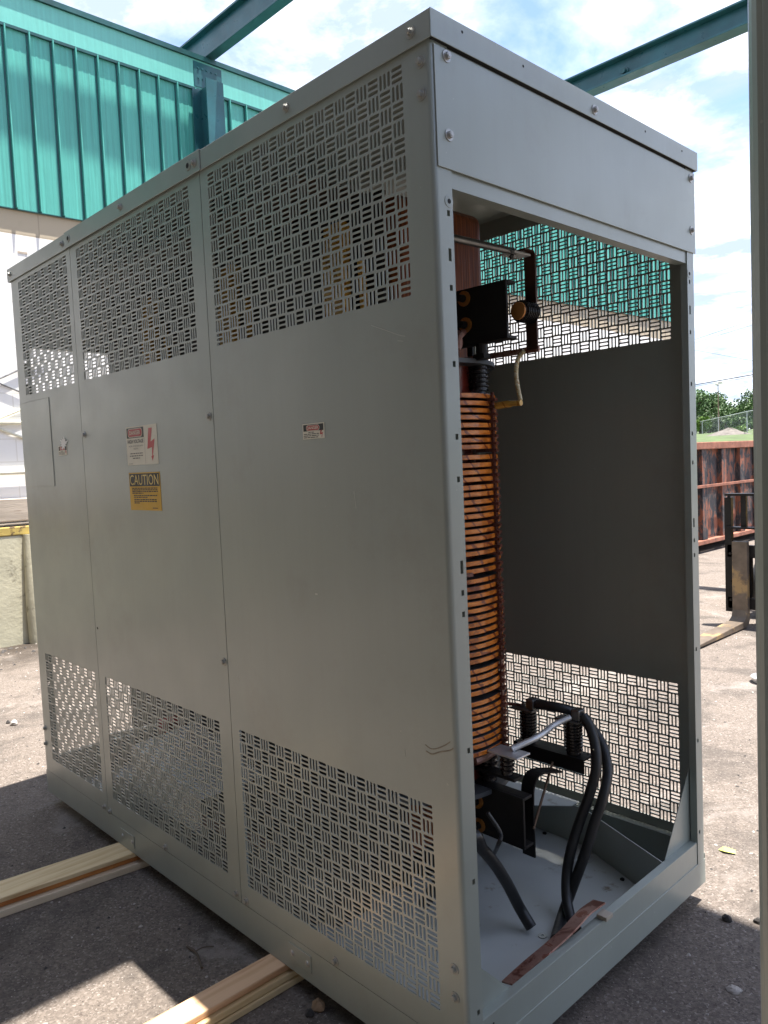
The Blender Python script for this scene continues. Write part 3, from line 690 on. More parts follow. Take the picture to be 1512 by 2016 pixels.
# phase leads in yellow tape rising past the yoke
for cx in CX:
    b = MB(); b.ribbon(catmull([(cx-.055, .36, 1.60), (cx-.055, .335, 1.75), (cx-.06, .33, 1.95), (cx-.06, .345, 2.10)], 6), (1, 0, 0), .085, .035)
    b.tube(catmull([(cx+.035, .37, 1.60), (cx+.03, .36, 1.75), (cx+.03, .35, 1.98)], 6), .012, 10)
    b.build('taped_lead', M['yellowtape'], tr, smooth=True)
b = MB()
for k in range(3): b.tube(catmull([(-.30-.02*k, .40+.02*k, 1.685), (-.32-.015*k, .43+.02*k, 1.72), (-.36-.02*k, .5, 1.75)], 5), .009, 8)
b.build('copper_lead', M['copper'], tr, smooth=True)
# high side bus: horizontal rod, terminal pad, drop strap, link
xb = -.25
b = MB().tube([at(880, 466, 0, xb), at(1008, 495, 0, xb)], .010, 12); p = at(1010, 497, 0, xb)
o = b.build('bus_rod', M['steel'], tr, smooth=True)
b = MB().box(p.x-.03, p.x+.02, p.y-.02, p.y+.055, p.z-.006, p.z); b.build('terminal_pad', M['alu'], o, bevel=.001)
b = MB().lathe(p+Vector((0, .0, -.018)), (0,0,1), [(0, .010), (.008, .012), (.012, .007), (.03, .006)], 8); b.build('bolt', M['steel'], o)
ps = at(1043, 500, 0, xb); pe = at(1047, 688, 0, xb)
b = MB().ribbon([(xb, ps.y-.05, ps.z+.003), (xb, ps.y-.006, ps.z+.003), (xb, ps.y, ps.z-.008), (xb, ps.y, (ps.z+pe.z)/2), (xb, ps.y, pe.z)], (1, 0, 0), .036, .005)
st = b.build('bus_strap', M['rubber'] if False else simple('brown_oxide_copper', (.07, .03, .018), .35, .4, .3, 10), tr)
pi = at(1016, 612, 0, xb)
insulator((xb+.004, .606, pi.z), (0, 1, 0), ps.y-.609, .031, 7)
MB().lathe((xb+.004, .600, pi.z), (0, 1, 0), [(0, .024), (.005, .025)], 20).build('insulator_cap', M['brass'], tr, smooth=True)
b = MB().ribbon([(xb+.02, ps.y+.003, pe.z), (xb-.28, ps.y+.003, pe.z+.002)], (0, 0, 1), .016, .006); b.build('link_bar', M['copper'], tr)
yl = ps.y-.005
l1 = [at(*q, 1, yl) for q in ((1032, 690), (1020, 706), (1016, 735), (1020, 765), (1025, 788))]
MB().tube(catmull(l1, 6), .0065, 10).build('sleeved_link', M['paletape'], tr, smooth=True)
l2 = [at(*q, 1, yl-.01) for q in ((1026, 793), (1003, 795), (978, 799))]
MB().tube(catmull(l2, 5), [.0085]*5+[.011]*6, 10).build('taped_joint', M['yellowtape'], tr, smooth=True)
# bent tap lead across the discs
tp = [Vector((CX[0]+(RC+.008)*math.cos(R(a)), YC+(RC+.008)*math.sin(R(a)), z)) for a, z in ((-60,1.008),(-44,1.01),(-34,1.015),(-22,1.052),(-12,1.055))]
MB().ribbon(catmull(tp, 4), (0, 0, 1), .011, .006).build('tap_lead', M['brownrib'], tr)
# low side: bar with two standing insulators, bracket, brace rod
ys = .85
q0, q1 = at(1020, 1452, 1, ys), at(1160, 1489, 1, ys); zt_ = q1.z-.002
b = MB(); b.box(-.475, -.212, ys-.035, ys+.03, zt_-.006, zt_); b.box(-.475, -.212, ys-.035, ys-.029, zt_-.045, zt_-.006)
b.build('insulator_rail', M['black'], tr, bevel=.001)
ins = [at(1042, 1458, 1, ys), at(1131, 1482, 1, ys)]
for q in ins: insulator((q.x, ys-.003, zt_), (0, 0, 1), .103, .0285, 9)
tz = zt_+.103
for i, q in enumerate(ins):
    b = MB(); b.box(q.x-.055, q.x+.03, ys-.024, ys+.018, tz, tz+.006); pl = b.build('terminal_pad', M['steel'], tr, bevel=.001)
    b = MB(); b.box(q.x+.002, q.x+.032, ys-.018, ys+.018, tz+.007, tz+.042); b.build('cable_lug', M['steel'], tr, bevel=.004)
MB().lathe((ins[0].x-.02, ys, tz+.006), (0,0,1), [(0, .009), (.008, .009), (.008, .005), (.016, .005)], 6).build('bolt', M['steel'], tr)
bk = [at(*q, 1, .70) for q in ((1022, 1655), (1018, 1600), (1020, 1548), (1030, 1512))]
yb_ = .72
pts = [Vector((-.315, .665, .18)), Vector((-.315, .665, .34)), Vector((-.313, .672, .405)), Vector((-.308, .705, .43)), Vector((-.30, .80, zt_-.049+.0)), ]
b = MB().ribbon(catmull(pts, 5), (1, 0, 0), .045, .006); b.build('bracket', M['black'], tr)
b = MB().tube([at(1050, 1632, 1, .66), at(1088, 1500, 1, .80)], .0042, 8); b.build('brace_rod', simple('rusty_rod', (.13, .08, .05), .5, .3), tr)
# small insulator + aluminium bar at the coil foot
p = at(1003, 1483, 0, -.33); 
pad = MB(); pad.box(p.x-.06, p.x+.05, p.y-.03, p.y+.035, p.z-.002, p.z+.004); pad.build('terminal_pad', M['alu'], tr, bevel=.001)
insulator((p.x-.01, p.y, p.z-.065), (0,0,1), .063, .022, 4)
b = MB(); b.box(p.x-.14, p.x+.03, p.y-.02, p.y+.02, p.z-.075, p.z-.066); b.build('bracket', M['black'], tr)
al = [p+Vector((0, .01, .01)), p+Vector((.015, .04, .02))]+[at(1060, 1450, 1, (p.y+ys)/2-.03), at(1090, 1428, 1, (p.y+ys)/2+.05), at(1122, 1412, 1, ys-.02)]
al = [al[0], al[2], al[3], al[4]]
MB().tube(catmull(al, 7), .0095, 12).build('aluminium_link', M['alu'], tr, smooth=True)
b = MB().tube([at(1000, 1385, 1, ys), at(1028, 1389, 1, ys)], .006, 8); b.build('copper_lead', M['copper'], tr)
# foot of the coil: leads wrapped in red brown tape
b = MB()
for a, zz in ((-70, ZB-.02), (-40, ZB-.022), (-12, ZB-.02)):
    q = Vector((CX[0]+.232*math.cos(R(a)), YC+.232*math.sin(R(a)), zz)); q2 = Vector((CX[0]+.232*math.cos(R(a+25)), YC+.232*math.sin(R(a+25)), zz+.006)); b.tube([q, (q+q2)/2+Vector((.006, -.004, 0)), q2], .014, 8)
b.build('bottom_lead', M['copper'], tr, smooth=True)
# silver bushing plate and copper bars low in the middle, seen through the grilles
b = MB(); b.prism([(-1.70, .06, .36), (-1.24, .08, .28), (-1.24, .34, .28), (-1.70, .34, .38)], (0, 0, .006)); b.prism([(-1.70, .058, .20), (-1.24, .078, .15), (-1.24, .08, .28), (-1.70, .06, .36)], (0, .004, 0)); b.build('connector_plate', simple('bright_zinc_plate', (.85, .86, .86), .45, 0, .04, 5), tr, bevel=.002)
b = MB().ribbon([(-1.75, .14, .15), (-1.4, .17, .13), (-1.05, .22, .13)], (0, 1, 0), .05, .006); b.build('copper_bus', M['copper'], tr)
b = MB().tube([(-2.2, .2, .25), (-1.6, .45, .42)], .012, 8); b.build('aluminium_link', M['alu'], tr, smooth=True)
b = MB().box(-1.92, -1.84, .28, .40, .30, .36); b.build('red_insulator', M['labelred'], tr, bevel=.004)
b = MB(); b.tube([(-2.30, .52, .02), (-2.30, .52, 1.62)], .022, 10); b.box(-2.34, -2.26, .40, .62, 1.60, 1.66); b.build('support_stand', M['black'], tr)
# legs under the bottom clamps
for xx in (-.70, -1.2245, -2.1):
    b = MB(); b.box(xx-.03, xx+.03, .58, .83, .012, .247); b.build('support_leg', M['black'], tr)

# ------------------------------------------------------------------ loose things inside the enclosure
def cable(pts, r, label, n=7, end=None):
    b = MB().tube(catmull(pts, n), r, 18); o = b.build('cable', M['rubber'], smooth=True); return tag(o, label, 'cable', 'heavy black cables in the enclosure')
lug0 = Vector((ins[0].x+.034, ys, tz+.025)); lug1 = Vector((ins[1].x+.034, ys, tz+.025))
cable([lug0, at(1100, 1393, 1, ys+.01), at(1130, 1403, 1, ys+.04), at(1162, 1430, 1, ys+.05), at(1187, 1470, 1, ys+.04), at(1196, 1520, 1, ys+.01), at(1187, 1570, 1, ys-.03), at(1170, 1620, 1, ys-.06), at(1152, 1680, 1, ys-.09), at(1128, 1745, 1, ys-.12), at(1108, 1800, 1, ys-.16), at(1094, 1850, 2, .03)], .0155,
      'thick black cable from the far insulator, the outer of the hanging pair')
cable([lug1, at(1160, 1428, 1, ys), at(1171, 1465, 1, ys-.01), at(1174, 1510, 1, ys-.03), at(1160, 1565, 1, ys-.05), at(1142, 1615, 1, ys-.07), at(1125, 1670, 1, ys-.1), at(1116, 1720, 1, ys-.12), at(1116, 1770, 1, ys-.15), at(1126, 1815, 2, .03), at(1138, 1835, 2, .026)], .0155,
      'thick black cable from the near insulator, the inner of the hanging pair')
cable([(-.42, .30, .14), at(925, 1652, 1, .37), at(950, 1672, 1, .42), at(975, 1702, 1, .47), at(1000, 1742, 1, .52), at(1022, 1785, 1, .56), at(1046, 1826, 2, .028)], .017,
      'cut off black cable end lying on the enclosure floor left of the hanging pair')
cable([at(960, 1600, 1, .44), at(985, 1640, 1, .46), at(980, 1665, 1, .46), at(968, 1690, 2, .02)], .006, 'thin dark wire hanging below the lower clamp')
for i, (px, py, dy) in enumerate(((1166, 1474, .0), (1190, 1562, .0))):
    pass
b = MB().tube(catmull([at(1168, 1475, 1, ys-.03), at(1178, 1500, 1, ys-.01), at(1184, 1540, 1, ys-.01), at(1188, 1560, 1, ys-.03)], 5), .002, 6)
tag(b.build('tie_wire', M['paletape']), 'thin pale string tied between the two hanging black cables', 'string')
# copper bar lying on the sill
cb = [at(1000, 1937, 2, .125), at(1040, 1900, 2, .135), at(1085, 1862, 2, .15), at(1120, 1830, 2, .165), at(1150, 1797, 2, .175), at(1180, 1775, 2, .18)]
wdir = Vector((-.78, .35, -.18))
b = MB().ribbon(catmull(cb, 5), wdir, .042, .0045)
tag(b.build('copper_bar', M['copper'], bevel=.0006), 'bent flat copper bar leaning over the enclosure end sill', 'copper bar')
e = at(1188, 1787, 2, .187)
q = at(1200, 1812, 2, .150); b = MB().box(q.x-.030, q.x+.0, q.y-.015, q.y+.018, .1515, .163)
tag(b.build('clip_bracket', M['ledge'], bevel=.001), 'small rusty steel clip on the sill under the copper bar end', 'bracket')
p = at(1068, 1843, 2, .0105)
b = MB(); sg = 28; vs = []; fs = []
for k in range(sg):
    w = 6.2832*k/sg
    for r_, h in ((.0045, 0), (.0125, 0), (.0125, .0025), (.0045, .0025)): vs.append((p.x+r_*math.cos(w), p.y+r_*math.sin(w), p.z+h))
for k in range(sg):
    for i in range(4): fs.append((k*4+i, ((k+1) % sg)*4+i, ((k+1) % sg)*4+(i+1) % 4, k*4+(i+1) % 4))
b.add(vs, fs); tag(b.build('washer', M['zinc'], smooth=True), 'loose zinc washer lying flat on the enclosure floor', 'washer')
p = at(1140, 1690, 2, .0105)
b = MB().ribbon([p+Vector((.07*math.cos(w)*.6-.0, .06*math.sin(w), .012)) for w in [R(a) for a in range(-150, 40, 15)]], (0, 0, 1), .022, .002)
tag(b.build('steel_band', M['alu']), 'curved bright metal band lying on the floor behind the cables', 'metal band')
for i, (px, py) in enumerate(((1225, 1733), (1256, 1743), (1072, 1642), (1130, 1662))):
    p = at(px, py, 2, .0105); b = MB().lathe(p, (0, .2, 1), [(0, .007), (.005, .008), (.008, .004)], 6)
    tag(b.build('nut', M['black']), ['black nut on the floor near the enclosure sill', 'black nut in the dark floor corner by the sill', 'black chip on the floor beside the lower clamp', 'black chip on the floor left of the cables'][i], 'nut', 'black bits on the enclosure floor')

# ------------------------------------------------------------------ building
XW = -6.1
bd = empty('warehouse', (XW, 3, G), 'warehouse with teal metal siding over a white painted block wall', 'warehouse')
Y0, Y1 = -9, 14.6
MB().box(XW-9, XW-.09, Y0, Y1, 3.96, 5.58).build('upper_wall', M['tealdark'], bd)
# siding with standing ribs and fine flutes
b = MB(); pitch = .2055; y = Y0
pr = []
yb0 = 1.332-pitch*50
k = 0; yy = yb0
prof = []
while yy < Y1-pitch:
    prof += [(XW, yy), (XW+.038, yy+.003), (XW+.038, yy+.014), (XW, yy+.018), (XW, yy+.060), (XW+.0016, yy+.072), (XW, yy+.084), (XW, yy+.124), (XW+.0016, yy+.137), (XW, yy+.150)]
    yy += pitch
def zlow(y): return 3.745+.0125*(y-1)
vs = []
for x, y in prof: vs += [(x, y, zlow(y)), (x, y, 5.30)]
b.add(vs, [(2*i, 2*i+2, 2*i+3, 2*i+1) for i in range(len(prof)-1)])
b.build('metal_siding', M['teal'], bd)
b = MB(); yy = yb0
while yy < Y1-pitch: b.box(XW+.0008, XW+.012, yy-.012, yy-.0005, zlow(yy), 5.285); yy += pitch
b.build('rib_shade_strip', M['tealdark'], bd)  # dark strip beside each rib: the rib's shade put into the colour
# base trim and eave members
b = MB(); b.prism([(XW-.019, Y0, zlow(Y0)-.008), (XW+.006, Y0, zlow(Y0)-.008), (XW+.006, Y1, zlow(Y1)-.008), (XW-.019, Y1, zlow(Y1)-.008)], (0, 0, .0075)); b.build('siding_trim', M['tealdark'], bd)
b = MB(); b.box(XW-.02, XW+.012, Y0, Y1, 5.315, 5.60); b.build('fascia_plate', M['tealpale'], bd)
b = MB(); b.box(XW-.02, XW+.026, Y0, Y1, 5.287, 5.312); b.build('fascia_ledge', M['tealdark'], bd)
b = MB(); b.box(XW-.2, XW+.035, Y0, Y1, 5.603, 5.65); b.build('eave_flange', M['tealdark'], bd)
b = MB(); b.box(XW+.0125, XW+.020, 3.19, 3.52, 5.33, 5.58)
for yy in (3.24, 3.29, 3.34, 3.40, 3.45):
    for zz in (5.42, 5.52): b.lathe((XW+.020, yy, zz), (1,0,0), [(0, .011), (.008, .010)], 8)
b.build('splice_plate', M['tealsteel'], bd)
# column
for yc_ in (3.24, -3.0):
    b = MB(); b.box(XW+.035, XW+.05, yc_-.1, yc_+.1, G, 5.285); b.box(XW+.30, XW+.315, yc_-.1, yc_+.1, G, 5.285); b.box(XW+.05, XW+.30, yc_-.005, yc_+.005, G, 5.285)
    b.build('column', M['tealsteel'], bd, bevel=.002)
MB().box(XW-9, XW-.02, Y0, Y1, G, 3.53).build('block_wall', M['whitebrick'], bd)
MB().box(XW-9, XW-.021, Y0, Y1, 3.53, 3.955).build('block_band', M['tanblock'], bd)
MB().box(XW-.019, XW+.05, Y0, Y1, 1.02, 1.22).build('wall_ledge', M['ledge'], bd, bevel=.01)
MB().box(XW-.019, XW+.065, Y0, Y1, .995, 1.005).build('ledge_lip', M['ledge'], bd)
MB().box(XW-.019, XW+.085, Y0, Y1, .90, .975).build('yellow_curb', M['yellow'], bd, bevel=.008)
MB().box(XW-.019, XW+.08, Y0, 1.19, G-.02, .90).build('plinth', M['plinth'], bd, bevel=.02, seg=3)
b = MB().tube([(XW+.12, 1.22, G), (XW+.12, 1.22, .3), (XW+.115, 1.22, .6), (XW+.10, 1.22, .9)], [.075, .082, .07, .06], 14); b.build('bollard_foot', M['plinth'], bd, smooth=True)
MB().box(XW-.019, XW+.07, 1.32, Y1, G-.02, .90).build('plinth', M['plinth'], bd, bevel=.02, seg=3)
for zz in (1.88, 1.445): MB().tube([(XW+.018, Y0, zz-.02), (XW+.018, 5, zz+.01)], .020, 10).build('wall_pipe', M['cream'], bd, smooth=True)
for a, c, q in (((0, 745), (36, 729), .007), ((0, 755), (38, 771), .007), ((0, 823), (37, 808), .012), ((0, 845), (41, 860), .012)):
    p0, p1 = at(*a, 0, XW-.004), at(*c, 0, XW-.004); d = p1-p0
    MB().tube([p0-d*3.2, p1+d*1.5], q, 8).build('brace_rod', M['steel'] if q < .01 else M['cream'], bd)
b = MB(); rr_ = random.Random(3)
for zz in (.43,):
    for k in range(70):
        y_ = rr_.uniform(-2, 12); z_ = rr_.choice([1.65, 2.08, 2.51, 2.94, 3.37, 1.87]); w_ = rr_.uniform(.05, .3)
        b.box(XW-.0195, XW-.0165, y_, y_+w_, z_, z_+rr_.uniform(.006, .02))
b.build('joint_gap', M['ledge'], bd)
b = MB(); b.box(XW+.03, XW+.036, 2.05, 2.25, 4.52, 4.6); 
# roof
MB().box(XW-9.2, XW-.19, Y0, Y1, 5.60, 5.66).build('roof', M['tealdark'], bd)

# ---- overhead steel
def ibeam(y0, y1, z0, h, x0, x1, label, tf=.022):
    b = MB(); b.box(x0, x1, y0, y1, z0, z0+tf); b.box(x0, x1, y0, y1, z0+h-tf, z0+h); ym = (y0+y1)/2; b.box(x0, x1, ym-.007, ym+.007, z0+tf, z0+h-tf)
    o = b.build('steel_beam', M['tealsteel'], bevel=.003); return tag(o, label, 'steel beam', 'overhead teal steel beams')
ibeam(3.34, 3.455, 5.664, .30, -9.0, -3.4, 'blue green steel beam overhead running out from the fascia splice at upper left')
ibeam(7.22, 7.40, 5.664, .25, -9.0, 7, 'blue green steel beam crossing the sky at upper right')
b = MB(); b.lathe(at(1231, 142, 1, 7.30), (0, -1, 0), [(0, .05), (.02, .05), (.02, .03), (.06, .03)], 8)
tag(b.build('beam_clip', M['tealdark']), 'small dark clip bolted to the web of the upper right beam', 'clip')
# unseen rail added above the eave to cast the grey band across the siding
b = MB(); b.box(XW+.384, XW+.474, -8, 3.9, 7.5, 7.512)
gd = b.build('added_shade_rail', M['tealsteel']); tag(gd, 'thin teal rail added unseen above the warehouse eave to cast the siding band', 'rail')
for yy in (-7.5, -4.5, -2.0): MB().tube([(XW-.5, yy, 5.66), (XW+.42, yy, 7.5)], .02, 8).build('stand', M['tealsteel'], gd)
# unseen sheet decks added overhead to shade the yard and the enclosures
def add_shade_deck(x0, x1, y0, y1, label):
    b = MB(); pr = []; x = x0
    b.box(x0, x1, y0, y1, 5.60, 5.62)
    o = b.build('shade_deck', M['deck']); tag(o, label, 'added shade deck', 'unseen sheet decks added to shade the yard')
    for k in range(2):
        MB().box(x0, x1, y0+k*(y1-y0-.08), y0+k*(y1-y0-.08)+.08, 5.46, 5.60).build('purlin', M['tealsteel'], o)
    return o
c1 = add_shade_deck(.50, 2.0, .30, 1.73, 'sheet deck added unseen overhead to shade the enclosure end')
for x_, y_ in ((1.9, .4), (1.9, 1.65)): MB().box(x_-.1, x_+.1, y_-.1, y_+.1, G, 5.46).build('post', M['tealsteel'], c1)
c2 = add_shade_deck(-1.57, -.25, -.15, .42, 'narrow sheet deck added unseen to shade the ground at lower left')
for x_ in (-1.5, -.3): MB().tube([(x_, -.13, 5.61), (x_, -4.6, 6.6)], .03, 8).build('tie_rod', M['tealsteel'], c2)

c3 = add_shade_deck(-2.2, 2.6, -4.5, -1.55, 'deep sheet deck added unseen behind the camera to darken the long side')
c4 = add_shade_deck(1.4, 4.2, -1.2, .0, 'sheet deck added unseen to keep the right hand enclosure dark')
for k in (1.6, 4.0): MB().tube([(k, -1.15, 5.61), (k, -4.5, 6.8)], .03, 8).build('tie_rod', M['tealsteel'], c4)
# building added behind the camera, out of view, to keep sky off the long side
ws = empty('sky_blocker', (-2, -6, G), 'dark brick block added unseen behind the camera to keep sky light off', 'building')
M['darkbrick'] = simple('dark_brick', (.09, .075, .065), .85, 0, .3, 4, .2, 20)
MB().box(-12, 10, -12, -4.6, G, 7.5).build('wall', M['darkbrick'], ws)
MB().box(-12.2, 10.2, -12.2, -4.45, 7.5, 7.7).build('roof', M['tealdark'], ws)
for k in range(6): 
    f_ = MB().box(-10+3.4*k, -8.4+3.4*k, -4.6, -4.56, 1.4, 3.0).build('window', M['black'], ws)
    MB().box(-10.06+3.4*k, -8.34+3.4*k, -4.56, -4.5, 1.3, 1.4).build('sill', M['ledge'], f_)
# ------------------------------------------------------------------ forklift
fk = empty('forklift', (-.95, 5.6, G), 'dark forklift with worn forks lowered on the yard, half hidden by the right hand enclosure', 'forklift')
def fork(x0, x1):
    b = MB(); pts = [(0, 3.95, -.045), (0, 3.95, -.035), (0, 5.02, .002), (0, 5.075, .03), (0, 5.095, .08), (0, 5.10, .634), (0, 5.145, .634), (0, 5.145, .0), (0, 5.12, -.035), (0, 5.06, -.05)]
    b.prism([(x0, y, z) for _, y, z in pts], (x1-x0, 0, 0)); return b.build('fork', M['forksteel'], fk, bevel=.004)
fork(-1.505, -1.385); fork(-.52, -.40)
b = MB(); b.tube(catmull([(-1.555, 5.16, .72), (-1.56, 5.16, .9), (-1.55, 5.16, .985), (-1.53, 5.16, 1.01)], 4), .01, 8)
b.box(-1.58, -1.525, 5.15, 5.19, .05, .985); b.box(-.38, -.325, 5.15, 5.19, .05, .985)
b.box(-1.565, -.34, 5.12, 5.20, 1.0, 1.018); b.box(-1.56, -.34, 5.12, 5.20, .733, .748)
for x_ in (-1.44, -1.2, -.95, -.7, -.46): b.box(x_-.012, x_+.03, 5.155, 5.185, .748, 1.0)
b.build('load_backrest', M['black'], fk)
b = MB(); b.box(-1.56, -.34, 5.15, 5.19, .50, .60); b.box(-1.56, -.34, 5.15, 5.19, .08, .17); b.box(-1.545, -1.385, 5.19, 5.22, .17, .50)
b.box(-1.36, -1.26, 5.19, 5.24, .05, .68); b.box(-.64, -.54, 5.19, 5.24, .05, .68)
for zz in (.15, .3, .53): b.lathe((-1.535, 5.148, zz), (0,-1,0), [(0, .014), (.012, .012)], 6)
b.build('carriage', M['black'], fk)
b = MB()
for x_ in (-1.20, -.60):
    b.box(x_-.05, x_+.05, 5.26, 5.40, G+.08, 2.05)
b.box(-1.25, -.55, 5.28, 5.38, 1.9, 2.02); b.box(-1.25, -.55, 5.28, 5.38, .9, .98); b.build('mast', M['black'], fk)
b = MB(); b.prism([(-1.45, 5.75, .15), (-1.45, 5.75, .75), (-1.45, 6.3, .8), (-1.45, 6.4, 1.0), (-1.45, 7.3, 1.0), (-1.45, 7.4, .2)], (1.0, 0, 0)); b.build('body', M['yellowpaint'], fk, bevel=.03)
for x_ in (-1.52, -.58):
    for y_, r_ in ((5.75, .27), (7.1, .22)):
        w_ = MB().lathe((x_, y_, G+r_), (1,0,0), [(0, r_*.85), (.02, r_), (.15, r_), (.17, r_*.85)], 24).build('wheel', M['rubber'], fk, smooth=True)
        MB().lathe((x_-.005, y_, G+r_), (1,0,0), [(0, r_*.5), (.18, r_*.5)], 16).build('rim', M['yellowpaint'], w_)
b = MB()
for x_ in (-1.42, -.52):
    b.tube([(x_, 5.85, .8), (x_, 6.05, 2.05), (x_, 7.2, 2.05), (x_, 7.3, 1.0)], .03, 8)
for y_ in (6.1, 6.35, 6.6, 6.85, 7.1): b.box(-1.42, -.52, y_, y_+.04, 2.04, 2.07)
b.build('overhead_guard', M['black'], fk)
MB().box(-1.2, -.75, 6.4, 6.95, 1.0, 1.12).build('seat', M['rubber'], fk, bevel=.03)
b = MB().lathe((-.33, 3.98, G+.02), (0,.1,1), [(0, .02), (.01, .12), (.025, .13), (.03, .12)], 24)
dx = at(1497, 1342, 2, G); 
b = MB().lathe((dx.x+.03, dx.y, G+.005), (0, 0, 1), [(0, .07), (.03, .085), (.035, .08), (.04, .02)], 24)
tag(b.build('metal_disc', M['alu'], smooth=True), 'round silver metal cap lying on the sunlit yard beside the right hand enclosure', 'metal cap')

# ------------------------------------------------------------------ roll-off container
dm = empty('rolloff_container', (-4.7, 11, G), 'long rusty roll off container with black flaking paint at the back of the yard', 'container')
XD = -3.62
b = MB(); b.box(-5.75, XD-.075, 7.95, 14.3, .12, .16); b.box(XD-.08, XD-.072, 7.95, 14.3, .16, 1.38); b.box(-5.75, -5.742, 7.95, 14.3, .16, 1.38)
b.box(-5.742, XD-.08, 7.95, 7.96, .16, 1.38); b.box(-5.742, XD-.08, 14.29, 14.3, .16, 1.38); b.build('side_wall', M['rust'], dm)
for k in range(10):
    y_ = 8.05+.6475*k-.007
    MB().box(XD-.072, XD, y_, y_+.155, .12, 1.375).build('side_rib', M['rust'], dm, bevel=.006)
b = MB(); b.box(XD-.10, XD+.025, 7.93, 14.32, 1.376, 1.475); b.box(-5.78, -5.72, 7.93, 14.32, 1.376, 1.475); b.box(-5.72, XD-.1, 7.93, 8.0, 1.376, 1.475); b.build('top_rail', M['rustplain'], dm, bevel=.008)
MB().box(XD+.0005, XD+.02, 7.95, 14.3, .845, .885).build('middle_rail', M['rustplain'], dm, bevel=.004)
b = MB(); b.box(XD-.07, XD+.02, 7.93, 14.32, .06, .119); b.build('bottom_rail', M['rustplain'], dm, bevel=.006)
for y_ in (8.3, 13.6):
    for x_ in (-5.3, -4.1): MB().lathe((x_, y_, G+.1), (1,0,0), [(0, .1), (.15, .1)], 16).build('roller', M['black'], dm)

# ------------------------------------------------------------------ far background
def crown(seed, mat_i, rx, rz, n=1500, leaf=.30):
    r = random.Random(seed); b = MB(); lobes = []
    for _ in range(22):
        a = r.uniform(0, 6.28); q = r.random()**.5; h = r.uniform(-.85, .9); s_ = math.sqrt(max(.06, 1-h*h))
        lobes.append((Vector((q*s_*rx*math.cos(a)*.75, q*s_*rx*math.sin(a)*.75, h*rz*.75)), r.uniform(.32, .52)*min(rx, rz)))
    for _ in range(n):
        c, q = r.choice(lobes); d = Vector((r.gauss(0, 1), r.gauss(0, 1), r.gauss(0, 1))).normalized()
        p = c+d*q*r.uniform(.55, 1.08); u = Vector((r.gauss(0, 1), r.gauss(0, 1), r.gauss(0, 1))).normalized(); v = u.orthogonal().normalized()
        s_ = leaf*r.uniform(.5, 1.2); w = u.cross(v)
        b.add([p-v*s_*.5, p+w*s_*.35, p+v*s_*.6, p-w*s_*.35], [(0,1,2,3)])
    return b
MC = [M['leafA'], M['leafB'], M['leafC']]
def tree(px, py_top, dep, rx, mi, seed, label, leaf=.42, n=3400, name='tree'):
    top = far(px, py_top, dep); z0 = hgt(top.x, top.y); h = top.z-z0; rz = h*.46
    t = empty(name, (top.x, top.y, z0), label, 'tree' if name == 'tree' else 'bush', 'trees beyond the fence' if name == 'tree' else None)
    cb_ = crown(seed, mi, rx, rz, n, leaf); cz = top.z-rz
    cb_.v = [(x+top.x, y+top.y, z_+cz) for x, y, z_ in cb_.v]
    if name == 'tree':
        b = MB(); b.tube([(top.x, top.y, z0-.2), (top.x+.1, top.y, z0+h*.35), (top.x, top.y, z0+h*.75)], [.24, .17, .06], 8)
        for a in range(5): w = a*1.3+seed; b.tube([(top.x, top.y, z0+h*(.3+.07*a)), (top.x+rx*.55*math.cos(w), top.y+rx*.55*math.sin(w), z0+h*(.5+.08*a))], [.1, .03], 6)
        b.build('trunk', M['bark'], t, smooth=True)
    cb_.build('crown', MC[mi], t); return t
T = [(1368,766,135,3.6,0,'tall dark green tree just right of the enclosure post'),
     (1392,778,140,3.4,0,'mid green tree left of the lamp post with an uneven top'),
     (1408,772,150,3.2,0,'tall green tree directly behind the lamp post'),
     (1424,792,155,3.0,1,'greyish green tree right of the lamp post'),
     (1446,806,160,3.0,2,'low bright yellow green tree in the gap of the tree line'),
     (1436,808,185,3.4,0,'distant dark tree behind the bright one'),
     (1470,790,135,3.4,0,'large dark green tree left of the tallest at the right'),
     (1490,766,130,4.4,0,'tallest dark green tree beside the right hand enclosure'),
     (1396,812,118,2.4,1,'pale grey green tree low in front of the left trees'),
     (1378,822,112,2.2,2,'light green small tree at the left end of the fence'),
     (1428,826,125,2.4,0,'short dark tree behind the gravel heap'),
     (1462,822,122,2.5,0,'short dark tree above the bright bush')]
for i, (px, py, dp, rx, mi, lab) in enumerate(T): tree(px, py, dp, rx, mi, 20+i, lab)
tree(1455, 838, 80, 1.1, 2, 77, 'bright green round bush behind the chain link fence', .14, 900, 'bush')
# more woodland either side, out of the gap in view but there for anyone stepping aside
wd = MB(); r = random.Random(5)
for k in range(26):
    u_, w_ = r.uniform(130, 190), r.choice([-1, 1])*r.uniform(14, 90); x_, y_ = U.x*u_+.93*w_-0, U.y*u_+.37*w_
    c_ = crown(100+k, 0, 4.5, 4.5, 260, .9); z0 = hgt(x_, y_)+4.2; wd.add([(a+x_, b_+y_, c+z0) for a, b_, c in c_.v], c_.f)
tag(wd.build('far_wood', M['leafA']), 'far off belt of green woodland on the horizon', 'woodland', kind='stuff')
